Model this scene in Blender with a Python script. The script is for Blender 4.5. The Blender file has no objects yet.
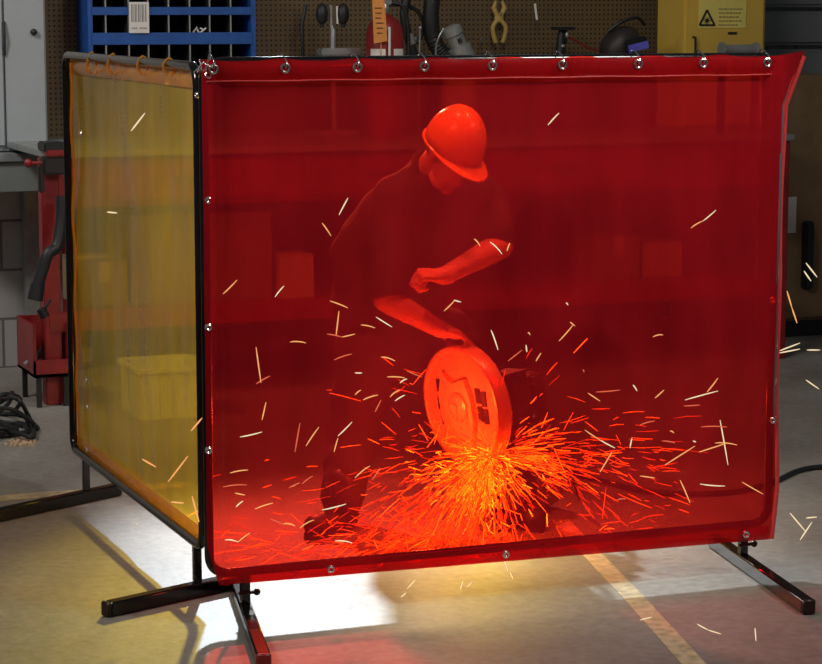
import bpy, bmesh, math, random
from mathutils import Vector, Matrix, noise
random.seed(7)
SC = bpy.context.scene; COL = SC.collection
PI = math.pi
# ------------------------------------------------------------------ camera geometry
W, H, F = 822.0, 664.0, 2300.0
A = math.radians(21.4)            # the room is turned by this angle against the view
PITCH = math.atan(327.0/F)
CH = 2.01                         # camera height
CA, SA = math.cos(A), math.sin(A)
cp, sp = math.cos(PITCH), math.sin(PITCH)
def ray(px, py):                  # direction in the view-aligned ground frame
    u = (px-W/2)/F; v = (H/2-py)/F
    return Vector((u, cp+v*sp, -sp+v*cp))
def v2r(p):                       # view-aligned ground frame -> room frame
    return Vector((p[0]*CA+p[1]*SA, -p[0]*SA+p[1]*CA, p[2]))
def c(px, py, Y):                 # point at forward distance Y, view frame
    d = ray(px, py); t = Y/d.y
    return Vector((d.x*t, d.y*t, CH+d.z*t))
def S(px, py, s):                 # on the room plane y = s
    d = v2r(ray(px, py)); t = s/d.y
    return Vector((d.x*t, s, CH+d.z*t))
def E(px, py, e):                 # on the room plane x = e
    d = v2r(ray(px, py)); t = e/d.x
    return Vector((e, d.y*t, CH+d.z*t))
def G(px, py, z=0.0):             # on the horizontal plane
    d = v2r(ray(px, py)); t = (z-CH)/d.z
    return Vector((d.x*t, d.y*t, z))
def R(px, py, Y): return v2r(c(px, py, Y))

cam = bpy.data.cameras.new('camera'); co = bpy.data.objects.new('camera', cam); COL.objects.link(co)
co.location = (0, 0, CH); co.rotation_euler = (PI/2-PITCH, 0, -A)
cam.sensor_fit = 'HORIZONTAL'; cam.sensor_width = 36; cam.lens = 36*F/W; cam.clip_end = 100
SC.camera = co

# ------------------------------------------------------------------ materials
def nmat(name):
    m = bpy.data.materials.new(name); m.use_nodes = True
    nt = m.node_tree; return m, nt, nt.nodes, nt.links, nt.nodes['Principled BSDF']
def mat(name, col, rough=.5, metal=0, var=.15, scale=14, bump=0, spec=.5, emit=None, es=0):
    m, nt, N, L, b = nmat(name)
    b.inputs['Roughness'].default_value = rough; b.inputs['Metallic'].default_value = metal
    b.inputs['Specular IOR Level'].default_value = spec
    tc = N.new('ShaderNodeTexCoord'); no = N.new('ShaderNodeTexNoise'); no.inputs['Scale'].default_value = scale
    no.inputs['Detail'].default_value = 5
    L.new(tc.outputs['Object'], no.inputs['Vector'])
    r = N.new('ShaderNodeValToRGB'); L.new(no.outputs['Fac'], r.inputs['Fac'])
    r.color_ramp.elements[0].position = .3; r.color_ramp.elements[1].position = .7
    r.color_ramp.elements[0].color = (*[x*(1-var) for x in col], 1)
    r.color_ramp.elements[1].color = (*[min(1, x*(1+var)) for x in col], 1)
    L.new(r.outputs['Color'], b.inputs['Base Color'])
    if bump:
        bp = N.new('ShaderNodeBump'); bp.inputs['Strength'].default_value = bump; bp.inputs['Distance'].default_value = .01
        L.new(no.outputs['Fac'], bp.inputs['Height']); L.new(bp.outputs['Normal'], b.inputs['Normal'])
    return m
def vinyl(name, tint, dif, dfac, tl, gloss=.12):
    m = bpy.data.materials.new(name); m.use_nodes = True
    nt = m.node_tree; N = nt.nodes; L = nt.links
    for n in list(N): N.remove(n)
    out = N.new('ShaderNodeOutputMaterial')
    tr = N.new('ShaderNodeBsdfTransparent'); tr.inputs['Color'].default_value = (*tint, 1)
    df = N.new('ShaderNodeBsdfDiffuse'); df.inputs['Color'].default_value = (*dif, 1)
    ts = N.new('ShaderNodeBsdfTranslucent'); ts.inputs['Color'].default_value = (*tl, 1)
    gl = N.new('ShaderNodeBsdfGlossy'); gl.inputs['Roughness'].default_value = .16; gl.inputs['Color'].default_value = (1, .93, .9, 1)
    tc = N.new('ShaderNodeTexCoord'); no = N.new('ShaderNodeTexNoise'); no.inputs['Scale'].default_value = 2.2; no.inputs['Detail'].default_value = 6
    mp = N.new('ShaderNodeMapping'); mp.inputs['Scale'].default_value = (2, 2, .6)
    L.new(tc.outputs['Object'], mp.inputs['Vector']); L.new(mp.outputs['Vector'], no.inputs['Vector'])
    mr = N.new('ShaderNodeMapRange'); mr.inputs['From Min'].default_value = .3; mr.inputs['From Max'].default_value = .75
    mr.inputs['To Min'].default_value = dfac*.75; mr.inputs['To Max'].default_value = dfac*1.3
    L.new(no.outputs['Fac'], mr.inputs['Value'])
    a = N.new('ShaderNodeMixShader'); a.inputs[0].default_value = .1
    L.new(df.outputs[0], a.inputs[1]); L.new(ts.outputs[0], a.inputs[2])
    b = N.new('ShaderNodeMixShader'); L.new(mr.outputs[0], b.inputs[0])
    L.new(tr.outputs[0], b.inputs[1]); L.new(a.outputs[0], b.inputs[2])
    fr = N.new('ShaderNodeLayerWeight'); fr.inputs['Blend'].default_value = gloss
    bp = N.new('ShaderNodeBump'); bp.inputs['Strength'].default_value = .25; bp.inputs['Distance'].default_value = .02
    L.new(no.outputs['Fac'], bp.inputs['Height'])
    L.new(bp.outputs['Normal'], gl.inputs['Normal']); 
    g = N.new('ShaderNodeMixShader'); L.new(fr.outputs['Fresnel'], g.inputs[0])
    L.new(b.outputs[0], g.inputs[1]); L.new(gl.outputs[0], g.inputs[2])
    L.new(g.outputs[0], out.inputs['Surface'])
    return m
def emis(name, col, st):
    m = bpy.data.materials.new(name); m.use_nodes = True
    N = m.node_tree.nodes; L = m.node_tree.links
    for n in list(N): N.remove(n)
    o = N.new('ShaderNodeOutputMaterial'); e = N.new('ShaderNodeEmission')
    e.inputs['Color'].default_value = (*col, 1); e.inputs['Strength'].default_value = st
    L.new(e.outputs[0], o.inputs[0])
    m.cycles.emission_sampling = 'NONE'
    return m
M = {}
M['frame'] = mat('black_steel', (.006, .005, .005), .14, .3, .2, spec=.8)
M['frame_edge'] = mat('brown_black_steel', (.03, .014, .01), .35, .3, .2)
M['red'] = vinyl('red_vinyl', (.68, .040, .020), (.92, .020, .036), .27, (.75, .02, .02))
M['redhem'] = vinyl('red_vinyl_hem', (.75, .05, .06), (.6, .014, .02), .30, (.6, .03, .03), .2)
M['yel'] = vinyl('yellow_vinyl', (.90, .58, .06), (.85, .56, .07), .38, (.8, .5, .05))
M['yelhem'] = vinyl('yellow_vinyl_hem', (.9, .5, .08), (.8, .38, .05), .40, (.8, .4, .06), .2)
M['redfold'] = mat('folded_red_vinyl', (.62, .05, .05), .14, 0, .1, spec=1)
M['brass'] = mat('grommet_metal', (.85, .8, .75), .2, 1)
M['redpaint'] = mat('red_painted_steel', (.25, .012, .014), .42, 0, .2)
M['blue'] = mat('blue_painted_steel', (.012, .08, .32), .4, 0, .15)
M['bindark'] = mat('bin_inside', (.008, .008, .010), .7)
M['steel'] = mat('grey_steel', (.42, .43, .42), .35, .7)
M['galv'] = mat('dull_zinc', (.30, .31, .30), .45, .4)
M['white'] = mat('white_paper', (.75, .73, .68), .7, 0, .05)
M['black'] = mat('black_rubber', (.012, .012, .013), .5)
M['ink'] = mat('black_ink', (.02, .018, .015), .8)
M['greyink'] = mat('grey_ink', (.25, .25, .25), .8)
M['orange'] = mat('orange_card', (.75, .30, .07), .7, 0, .15)
M['card'] = mat('brown_cardboard', (.24, .15, .075), .85, 0, .1)
M['card2'] = mat('pale_carton', (.50, .36, .22), .85, 0, .1)
M['crate'] = mat('pale_plastic', (.62, .65, .42), .5)
M['locker'] = mat('pale_grey_enamel', (.33, .36, .37), .45, 0, .06, 3)
M['greytop'] = mat('mid_grey_enamel', (.20, .22, .22), .45, 0, .08, 3)
M['cab'] = mat('yellow_enamel', (.72, .48, .08), .4, 0, .06, 3)
M['cablab'] = mat('pale_yellow_sticker', (.85, .74, .18), .5, 0, .05)
M['skin'] = mat('skin', (.62, .33, .21), .5, 0, .1, 30, .1)
M['hair'] = mat('grey_hair', (.25, .2, .17), .8, 0, .4, 90, .6)
M['shirt'] = mat('dark_shirt_cloth', (.022, .02, .022), .9, 0, .3, 30, .3)
M['jeans'] = mat('dark_trouser_cloth', (.038, .036, .042), .9, 0, .3, 40, .3)
M['boot'] = mat('dark_boot_leather', (.02, .016, .013), .5)
M['hat'] = mat('orange_hat_plastic', (.85, .40, .05), .22, 0, .03, 4)
M['eye'] = mat('eye', (.6, .55, .5), .2)
M['guard'] = mat('pale_guard_metal', (.92, .72, .36), .38, .0, .12)
M['guardrim'] = mat('bright_rim_metal', (.95, .65, .32), .3, .2, .1)
M['tooldark'] = mat('dark_tool_casing', (.03, .022, .02), .5)
M['lens'] = mat('violet_lens', (.16, .16, .75), .15, 0, .2)
M['tape'] = mat('worn_floor_tape', (.50, .40, .24), .8, 0, .3, 25)
M['plier'] = mat('yellow_grip', (.50, .34, .09), .5)
M['s_core'] = emis('spark_core', (1, .78, .02), 34)
M['s_hot'] = emis('spark_hot', (1, .62, .02), 13)
M['s_mid'] = emis('spark_orange', (1, .48, .01), 6)
M['s_dim'] = emis('spark_dim', (1, .30, .02), 3.5)
M['s_pale'] = emis('spark_pale', (1, .80, .50), .95)
M['s_pale2'] = emis('spark_amber', (1, .42, .14), 1.0)
M['s_pale3'] = emis('spark_red', (1, .17, .08), .75)

# concrete floor
m, nt, N, L, b = nmat('concrete'); M['floor'] = m
tc = N.new('ShaderNodeTexCoord'); n1 = N.new('ShaderNodeTexNoise'); n1.inputs['Scale'].default_value = 1.1; n1.inputs['Detail'].default_value = 9; n1.inputs['Roughness'].default_value = .65
n2 = N.new('ShaderNodeTexNoise'); n2.inputs['Scale'].default_value = 26; n2.inputs['Detail'].default_value = 6
L.new(tc.outputs['Object'], n1.inputs['Vector']); L.new(tc.outputs['Object'], n2.inputs['Vector'])
r = N.new('ShaderNodeValToRGB'); L.new(n1.outputs['Fac'], r.inputs['Fac'])
r.color_ramp.elements[0].position = .3; r.color_ramp.elements[0].color = (.20, .175, .145, 1)
r.color_ramp.elements[1].position = .72; r.color_ramp.elements[1].color = (.35, .33, .30, 1)
mx = N.new('ShaderNodeMix'); mx.data_type = 'RGBA'; mx.blend_type = 'MULTIPLY'; mx.inputs[0].default_value = .5
r2 = N.new('ShaderNodeValToRGB'); r2.color_ramp.elements[0].color = (.55, .53, .5, 1); r2.color_ramp.elements[0].position = .3; r2.color_ramp.elements[1].position = .65
L.new(n2.outputs['Fac'], r2.inputs['Fac']); L.new(r.outputs['Color'], mx.inputs[6]); L.new(r2.outputs['Color'], mx.inputs[7])
L.new(mx.outputs[2], b.inputs['Base Color']); b.inputs['Roughness'].default_value = .55
bp = N.new('ShaderNodeBump'); bp.inputs['Strength'].default_value = .15; bp.inputs['Distance'].default_value = .01
L.new(n2.outputs['Fac'], bp.inputs['Height']); L.new(bp.outputs['Normal'], b.inputs['Normal'])
# block wall
m, nt, N, L, b = nmat('painted_blocks'); M['blocks'] = m
tc = N.new('ShaderNodeTexCoord'); sx = N.new('ShaderNodeSeparateXYZ'); cx = N.new('ShaderNodeCombineXYZ')
L.new(tc.outputs['Object'], sx.inputs[0]); L.new(sx.outputs['X'], cx.inputs['X']); L.new(sx.outputs['Z'], cx.inputs['Y'])
br = N.new('ShaderNodeTexBrick'); L.new(cx.outputs[0], br.inputs['Vector'])
br.inputs['Scale'].default_value = 1; br.inputs['Brick Width'].default_value = .56; br.inputs['Row Height'].default_value = .275
br.inputs['Mortar Size'].default_value = .008; br.inputs['Color1'].default_value = (.40, .385, .36, 1); br.inputs['Color2'].default_value = (.36, .34, .32, 1); br.inputs['Mortar'].default_value = (.16, .14, .13, 1)
L.new(br.outputs['Color'], b.inputs['Base Color']); b.inputs['Roughness'].default_value = .7
bp = N.new('ShaderNodeBump'); bp.inputs['Distance'].default_value = .02; bp.inputs['Strength'].default_value = .4; bp.invert = True
L.new(br.outputs['Fac'], bp.inputs['Height']); L.new(bp.outputs['Normal'], b.inputs['Normal'])
# pegboard
m, nt, N, L, b = nmat('pegboard'); M['peg'] = m
tc = N.new('ShaderNodeTexCoord'); sx = N.new('ShaderNodeSeparateXYZ'); cx = N.new('ShaderNodeCombineXYZ')
L.new(tc.outputs['Object'], sx.inputs[0]); L.new(sx.outputs['X'], cx.inputs['X']); L.new(sx.outputs['Z'], cx.inputs['Y'])
def vm(op, a, bb=None):
    n = N.new('ShaderNodeVectorMath'); n.operation = op; L.new(a, n.inputs[0])
    if bb is not None: n.inputs[1].default_value = bb
    return n
k = 1/.0285
v1 = vm('MULTIPLY', cx.outputs[0], (k, k, 0)); v2_ = vm('FRACTION', v1.outputs[0]); v3 = vm('SUBTRACT', v2_.outputs[0], (.5, .5, 0)); v4 = vm('LENGTH', v3.outputs[0])
lt = N.new('ShaderNodeMath'); lt.operation = 'LESS_THAN'; lt.inputs[1].default_value = .21; L.new(v4.outputs['Value'], lt.inputs[0])
mx = N.new('ShaderNodeMix'); mx.data_type = 'RGBA'; L.new(lt.outputs[0], mx.inputs[0])
n1 = N.new('ShaderNodeTexNoise'); n1.inputs['Scale'].default_value = 2; L.new(tc.outputs['Object'], n1.inputs['Vector'])
r = N.new('ShaderNodeValToRGB'); L.new(n1.outputs['Fac'], r.inputs['Fac']); r.color_ramp.elements[0].color = (.105, .066, .03, 1); r.color_ramp.elements[1].color = (.16, .105, .048, 1)
L.new(r.outputs['Color'], mx.inputs[6]); mx.inputs[7].default_value = (.006, .005, .004, 1)
L.new(mx.outputs[2], b.inputs['Base Color']); b.inputs['Roughness'].default_value = .7

# ------------------------------------------------------------------ mesh helpers
def link_mesh(name, bm, m, parent=None, smooth=True, loc=None):
    me = bpy.data.meshes.new(name); bm.normal_update(); bm.to_mesh(me); bm.free()
    if smooth:
        me.polygons.foreach_set('use_smooth', [True]*len(me.polygons))
        try: me.set_sharp_from_angle(angle=math.radians(38))
        except Exception: pass
    o = bpy.data.objects.new(name, me); COL.objects.link(o)
    if isinstance(m, (list, tuple)):
        for k in m: me.materials.append(M[k])
    else: me.materials.append(M[m])
    if parent is not None: o.parent = parent
    if loc is not None: o.location = loc
    return o
def thing(name, label, cat, loc, rz=0, group=None):
    o = bpy.data.objects.new(name, None); COL.objects.link(o); o.empty_display_size = .1
    o.location = loc; o.rotation_euler = (0, 0, rz); o['label'] = label; o['category'] = cat
    if group: o['group'] = group
    return o
def tag(o, label, cat, group=None, kind=None):
    o['label'] = label; o['category'] = cat
    if group: o['group'] = group
    if kind: o['kind'] = kind
    return o
def struct(o): o['kind'] = 'structure'; return o
def BM(): return bmesh.new()
def box(bm, x0, x1, y0, y1, z0, z1, bev=0):
    t = bmesh.new()
    bmesh.ops.create_cube(t, size=1)
    bmesh.ops.scale(t, vec=(abs(x1-x0), abs(y1-y0), abs(z1-z0)), verts=t.verts)
    bmesh.ops.translate(t, vec=((x0+x1)/2, (y0+y1)/2, (z0+z1)/2), verts=t.verts)
    if bev: bmesh.ops.bevel(t, geom=list(t.edges), offset=bev, segments=2, affect='EDGES')
    merge(bm, t)
def merge(bm, t, mtx=None):
    if mtx is not None: bmesh.ops.transform(t, matrix=mtx, verts=t.verts)
    me = bpy.data.meshes.new('tmp'); t.to_mesh(me); t.free(); bm.from_mesh(me); bpy.data.meshes.remove(me)
def frame_of(d):
    d = d.normalized(); up = Vector((0, 0, 1)) if abs(d.z) < .95 else Vector((1, 0, 0))
    x = up.cross(d).normalized(); return x, d.cross(x)
def tube(bm, pts, rad, seg=10, cap=True, squash=None):
    pts = [Vector(p) for p in pts]; n = len(pts)
    rs = rad if isinstance(rad, (list, tuple)) else [rad]*n
    rings = []; px = None
    for i, p in enumerate(pts):
        d = (pts[min(i+1, n-1)]-pts[max(i-1, 0)])
        if d.length < 1e-9: d = Vector((0, 0, 1))
        d.normalize()
        if px is None: x, y = frame_of(d)
        else:
            x = px-d*px.dot(d); x.normalize(); y = d.cross(x)
        px = x
        k = squash or 1
        rings.append([bm.verts.new(p+(x*math.cos(2*PI*j/seg)+y*k*math.sin(2*PI*j/seg))*rs[i]) for j in range(seg)])
    for i in range(n-1):
        for j in range(seg):
            bm.faces.new((rings[i][j], rings[i][(j+1) % seg], rings[i+1][(j+1) % seg], rings[i+1][j]))
    if cap:
        bm.faces.new(rings[0][::-1]); bm.faces.new(rings[-1])
def sqtube(bm, p0, p1, w, h):      # rectangular bar between two points, h vertical
    p0 = Vector(p0); p1 = Vector(p1); d = (p1-p0).normalized()
    x = Vector((0, 0, 1)).cross(d)
    x = x.normalized() if x.length > .01 else Vector((1, 0, 0))
    y = d.cross(x)
    t = bmesh.new(); vs = []
    for p in (p0, p1):
        vs.append([t.verts.new(p+x*a*w/2+y*b_*h/2) for a, b_ in ((-1, -1), (1, -1), (1, 1), (-1, 1))])
    for j in range(4): t.faces.new((vs[0][j], vs[0][(j+1) % 4], vs[1][(j+1) % 4], vs[1][j]))
    t.faces.new(vs[0][::-1]); t.faces.new(vs[1])
    bmesh.ops.recalc_face_normals(t, faces=t.faces)
    bmesh.ops.bevel(t, geom=list(t.edges), offset=min(w, h)*.12, segments=1, affect='EDGES')
    merge(bm, t)
def smoothpath(pts, k=6):          # Catmull-Rom
    pts = [Vector(p) for p in pts]; out = []
    P = [pts[0]]+pts+[pts[-1]]
    for i in range(1, len(P)-2):
        for j in range(k):
            t = j/k; a, b_, c_, d = P[i-1:i+3]
            out.append(.5*((2*b_)+(c_-a)*t+(2*a-5*b_+4*c_-d)*t*t+(-a+3*b_-3*c_+d)*t**3))
    out.append(pts[-1]); return out
def lathe(bm, prof, seg=32, mtx=None, cap=True):
    t = bmesh.new(); rings = []
    for r_, z in prof: rings.append([t.verts.new((r_*math.cos(2*PI*j/seg), r_*math.sin(2*PI*j/seg), z)) for j in range(seg)])
    for i in range(len(rings)-1):
        for j in range(seg): t.faces.new((rings[i][j], rings[i][(j+1) % seg], rings[i+1][(j+1) % seg], rings[i+1][j]))
    if cap: t.faces.new(rings[0][::-1]); t.faces.new(rings[-1])
    bmesh.ops.remove_doubles(t, verts=t.verts, dist=1e-6)
    merge(bm, t, mtx)
def basis(o, x, y, z):
    m_ = Matrix.Identity(4)
    for i, v in enumerate((x, y, z)):
        for k_ in range(3): m_[k_][i] = v[k_]
    for k_ in range(3): m_[k_][3] = o[k_]
    return m_
def ell(bm, o, rx, ry, rz, x=Vector((1, 0, 0)), y=Vector((0, 1, 0)), z=Vector((0, 0, 1)), u=20, v=14):
    t = bmesh.new(); bmesh.ops.create_uvsphere(t, u_segments=u, v_segments=v, radius=1)
    merge(bm, t, basis(o, x*rx, y*ry, z*rz))
def cap_(bm, p0, p1, r0, r1):
    p0 = Vector(p0); p1 = Vector(p1); n = 5; pts = []; rs = []
    d = (p1-p0); Lh = d.length; d.normalize()
    for i in range(5):
        a = PI/2*(1-i/5); pts.append(p0-d*r0*math.sin(a)); rs.append(max(1e-4, r0*math.cos(a)))
    for i in range(6): pts.append(p0+d*Lh*i/5); rs.append(r0+(r1-r0)*i/5)
    for i in range(1, 6):
        a = PI/2*i/5; pts.append(p1+d*r1*math.sin(a)); rs.append(max(1e-4, r1*math.cos(a)))
    tube(bm, pts, rs, 16)
def remesh(o, vox, smooth=3, disp=0, dscale=8):
    md = o.modifiers.new('r', 'REMESH'); md.mode = 'VOXEL'; md.voxel_size = vox; md.use_smooth_shade = True
    if smooth:
        s_ = o.modifiers.new('s', 'SMOOTH'); s_.iterations = smooth; s_.factor = .5
    dg = bpy.context.evaluated_depsgraph_get(); dg.update()
    me = bpy.data.meshes.new_from_object(o.evaluated_get(dg))
    o.modifiers.clear(); mt = list(o.data.materials); old = o.data; o.data = me; bpy.data.meshes.remove(old)
    me.materials.clear()
    for k_ in mt: me.materials.append(k_)
    if disp:
        nr = [v.normal.copy() for v in me.vertices]
        for v, n_ in zip(me.vertices, nr):
            q = v.co*dscale; w = noise.noise(q)+.5*noise.noise(q*2.1)
            w = 1-abs(w)*2.2
            v.co += n_*disp*w
    me.polygons.foreach_set('use_smooth', [True]*len(me.polygons))
    return o

# ------------------------------------------------------------------ the room
SW = 12.67
bm = BM(); box(bm, -6, 14, -1, SW+.2, -.1, 0); struct(link_mesh('floor', bm, 'floor', smooth=False))
bm = BM(); box(bm, -6, 14, SW, SW+.2, 0, 3.6); struct(link_mesh('wall_back', bm, 'blocks', smooth=False))
# pegboard on the wall
p0 = S(40, 140, 12.62); p1 = S(662, 7, 12.62)
bm = BM(); box(bm, p0.x, p1.x, SW-.045, SW-.005, 1.10, 2.75, .003)
tag(link_mesh('pegboard', bm, 'peg', smooth=False), 'brown perforated pegboard on the back wall above the workbench', 'pegboard')
# corrugated panels at the right
bm = BM()
for i in range(6):
    z0 = 1.28+i*.235; pr = S(765, 40, 12.5)
    box(bm, p1.x+.62, p1.x+2.2, SW-.09, SW-.005, z0+.012, z0+.222, .02)
tag(link_mesh('wall_panel', bm, 'greytop'), 'grey ribbed panelling on the wall right of the yellow cabinet', 'panel')

def placed(px0, py0, px1, py1, s):
    a = S(px0, (py0+py1)/2, s); b_ = S(px1, (py0+py1)/2, s); xm = (px0+px1)/2
    return a.x, b_.x, S(xm, py1, s).z, S(xm, py0, s).z

# ------------------------------------------------------------------ workbench
SF = 11.37
BT = S(205, 148, SF).z      # bench top height
xl = S(43, 250, SF).x; xl2 = S(60, 250, SF).x; xr = S(789, 200, SF).x; xr2 = S(777, 200, SF).x
shz1 = S(205, 305, SF).z; shz0 = S(205, 325, SF).z
wb = thing('workbench', 'long red steel workbench along the back wall with a low shelf', 'workbench', (0, 0, 0))
pw = xl2-xl
for name, x0 in (('leg', xl), ('leg', xr-pw)):
    for y0 in (SF, SW-.25):
        x_ = x0+(.35 if y0 > 12 and x0 == xl else 0); bm = BM(); box(bm, x_, x_+pw, y0, y0+.09, 0, BT-.03, .006); link_mesh(name, bm, 'redpaint', wb)
bm = BM(); box(bm, xl+.02, xr+.02, SF-.02, SW-.05, BT-.035, BT, .006); link_mesh('worktop', bm, 'galv', wb)['label'] = 'grey worktop'
bm = BM(); box(bm, xl+pw, xr-pw, SF+.02, SF+.05, BT-.29, BT-.035, .005); link_mesh('apron', bm, 'redpaint', wb)
bm = BM(); box(bm, xl+.02, xr-pw, SF-.005, SF+.02, shz0, shz1, .006); box(bm, xl+.38, xr-pw, SF+.02, SW-.2, shz0, shz1, .006); link_mesh('low_shelf', bm, 'redpaint', wb)
bm = BM(); box(bm, xl+.45, xr-pw, SW-.2, SW-.185, .12, BT-.035, .003); link_mesh('back_panel', bm, 'tooldark', wb)['label'] = 'dark panel added to keep the space under the worktop dark'  # added dark sheet so the pale wall under the bench reads dark
for i in range(3):
    x0 = xl+pw+.25+i*1.05
    bm = BM(); box(bm, x0, x0+.9, SF+.0, SF+.02, BT-.26, BT-.06, .005); d = link_mesh('drawer', bm, 'redpaint', wb)
    bm = BM(); tube(bm, [(x0+.35, SF-.0, BT-.15), (x0+.35, SF-.03, BT-.15), (x0+.55, SF-.03, BT-.15), (x0+.55, SF, BT-.15)], .007, 8); link_mesh('handle', bm, 'black', d)
# cartons on the shelf
def carton(px0, py0, px1, s, depth, m_, label, z0=None, name='cardboard_box', cat='box', group=None, rz=0):
    a = S(px0, (py0+300)/2, s); b_ = S(px1, (py0+300)/2, s); z0 = shz1 if z0 is None else z0
    z1 = S((px0+px1)/2, py0, s).z; w = b_.x-a.x
    t = thing(name, label, cat, ((a.x+b_.x)/2, s+depth/2, z0), rz, group)
    bm = BM(); box(bm, -w/2, w/2, -depth/2, depth/2, 0, z1-z0, .004); link_mesh('body', bm, m_, t)
    for xa_, xb_ in ((-w/2-.001, -.002), (.002, w/2+.001)):
        bm = BM(); box(bm, xa_, xb_, -depth/2-.001, depth/2+.001, z1-z0+.0005, z1-z0+.005, .001); link_mesh('lid_flap', bm, m_, t)
    bm = BM(); box(bm, -w/2-.002, w/2+.002, -.025, .025, z1-z0+.0055, z1-z0+.0065); link_mesh('packing_tape', bm, 'card2', t); bm = BM(); box(bm, -.03, .03, -depth/2-.003, -depth/2-.001, (z1-z0)*.55, z1-z0)
    link_mesh('packing_tape', bm, 'card2', t)
carton(131, 214, 272, 11.5, .5, 'card', 'wide brown carton on the low shelf behind the two curtains')
carton(280, 256, 314, 11.45, .3, 'card2', 'small pale carton on the low shelf beside the wide brown one')
carton(597, 236, 640, 11.6, .35, 'card', 'brown carton on the low shelf behind the right half of the red curtain')
carton(644, 243, 682, 11.6, .35, 'card2', 'paler carton at the right of the shelf cartons behind the red curtain')
carton(80, 262, 128, 11.5, .4, 'card', 'narrow brown carton at the left end of the low shelf')
# pale crate on floor
q_ = S(176, 400, 10.75); zz = S(176, 367, 10.75).z; w = .34
t = thing('storage_crate', 'pale yellow-green plastic crate on the floor under the workbench', 'crate', (q_.x, 10.95, 0))
bm = BM()
for k_ in range(2):
    pass
box(bm, -w/2, w/2, -.18, .18, 0, .02)
for sx_ in (-1, 1): box(bm, sx_*w/2-.008, sx_*w/2+.008, -.18, .18, 0, zz, .003)
for sy_ in (-1, 1): box(bm, -w/2, w/2, sy_*.18-.008, sy_*.18+.008, 0, zz, .003)
link_mesh('body', bm, 'crate', t)
bm = BM()
for sy_ in (-1, 1): box(bm, -w/2-.02, w/2+.02, sy_*.19-.015, sy_*.19+.015, zz-.03, zz, .004)
for sx_ in (-1, 1): box(bm, sx_*(w/2+.008)-.014, sx_*(w/2+.008)+.014, -.2, .2, zz-.03, zz, .004)
link_mesh('rim', bm, 'crate', t)
bm = BM()
for i in range(5): box(bm, -w/2+.03+i*.065, -w/2+.04+i*.065, -.2, -.187, .02, zz-.03, .002)
link_mesh('rib', bm, 'crate', t)

# red tray at the left of the bench leg with bits inside
a = G(17, 385); x0 = S(18, 350, 11.68).x; x1 = S(72, 350, 11.3).x
z0 = S(40, 378, 11.3).z; z1 = S(40, 325, 11.3).z
t = thing('tool_tray', 'open red steel tool tray beside the workbench leg', 'tray', ((x0+x1)/2, 11.5, z0))
w = x1-x0; h = z1-z0; bm = BM()
box(bm, -w/2, w/2, -.2, .2, 0, .02, .003); box(bm, -w/2, w/2, .185, .2, 0, h, .003)
box(bm, -w/2, w/2, -.2, -.185, 0, h*.33, .003); box(bm, -w/2, -w/2+.015, -.2, .2, 0, h, .003); box(bm, w/2-.015, w/2, -.2, .2, 0, h, .003)
link_mesh('body', bm, 'redpaint', t)
for sx_ in (-1, 1):
    for sy_ in (-1, 1):
        bm = BM(); box(bm, sx_*(w/2-.03)-.012, sx_*(w/2-.03)+.012, sy_*.17-.012, sy_*.17+.012, -z0, 0); link_mesh('foot', bm, 'black', t)
q0 = Vector(((x0+x1)/2, 11.5, z0+.04))
bm = BM(); sqtube(bm, q0+Vector((-.11, -.05, .005)), q0+Vector((.10, .0, .17)), .035, .022); ell(bm, q0+Vector((.0, 0, .0)), .1, .09, .03)
tag(link_mesh('trowel', bm, 'galv'), 'dull grey hand tool leaning in the red tray', 'tool')

# clamp vise on the bench corner
b0 = Vector((xl+.02, SF-.02, BT))
t = thing('bench_vise', 'black and red vise clamped on the left corner of the workbench', 'vise', b0)
bm = BM(); box(bm, -.03, .1, -.07, .02, -.11, -.02, .01); box(bm, -.02, .09, -.06, .1, 0.001, .05, .008); link_mesh('body', bm, 'black', t)
bm = BM(); box(bm, -.01, .1, -.075, .0, -.02, .012, .006); link_mesh('jaw', bm, 'redpaint', t)
bm = BM(); tube(bm, [(-.09, -.05, -.05), (.0, -.05, -.05)], .008, 8); ell(bm, Vector((-.1, -.05, -.05)), .02, .02, .022); link_mesh('screw_handle', bm, 'redpaint', t)
bm = BM(); box(bm, -.05, -.02, -.06, -.03, -.2, -.06, .008); link_mesh('lever', bm, 'black', t)
# hose at the post
bm = BM(); tube(bm, smoothpath([S(62, 196, 11.25), S(61, 222, 11.24), S(57, 246, 11.22), S(48, 254, 11.2), S(42, 272, 11.2), S(37, 288, 11.2)]), .03, 12)
hs = link_mesh('hose', bm, 'black'); tag(hs, 'thick black hose hanging by the red workbench leg', 'hose')
bm = BM(); tube(bm, [S(38, 284, 11.2), S(35, 300, 11.2)], [.036, .04], 12); link_mesh('nozzle', bm, 'black', hs)
bm = BM(); tube(bm, [S(41, 309, 11.25), S(45, 317, 11.25)], .025, 10); tube(bm, [S(43, 312, 11.25), S(50, 300, 11.3)], .008, 6)
tag(link_mesh('cable_plug', bm, 'black'), 'small black plug hanging over the red tray', 'plug')

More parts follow.
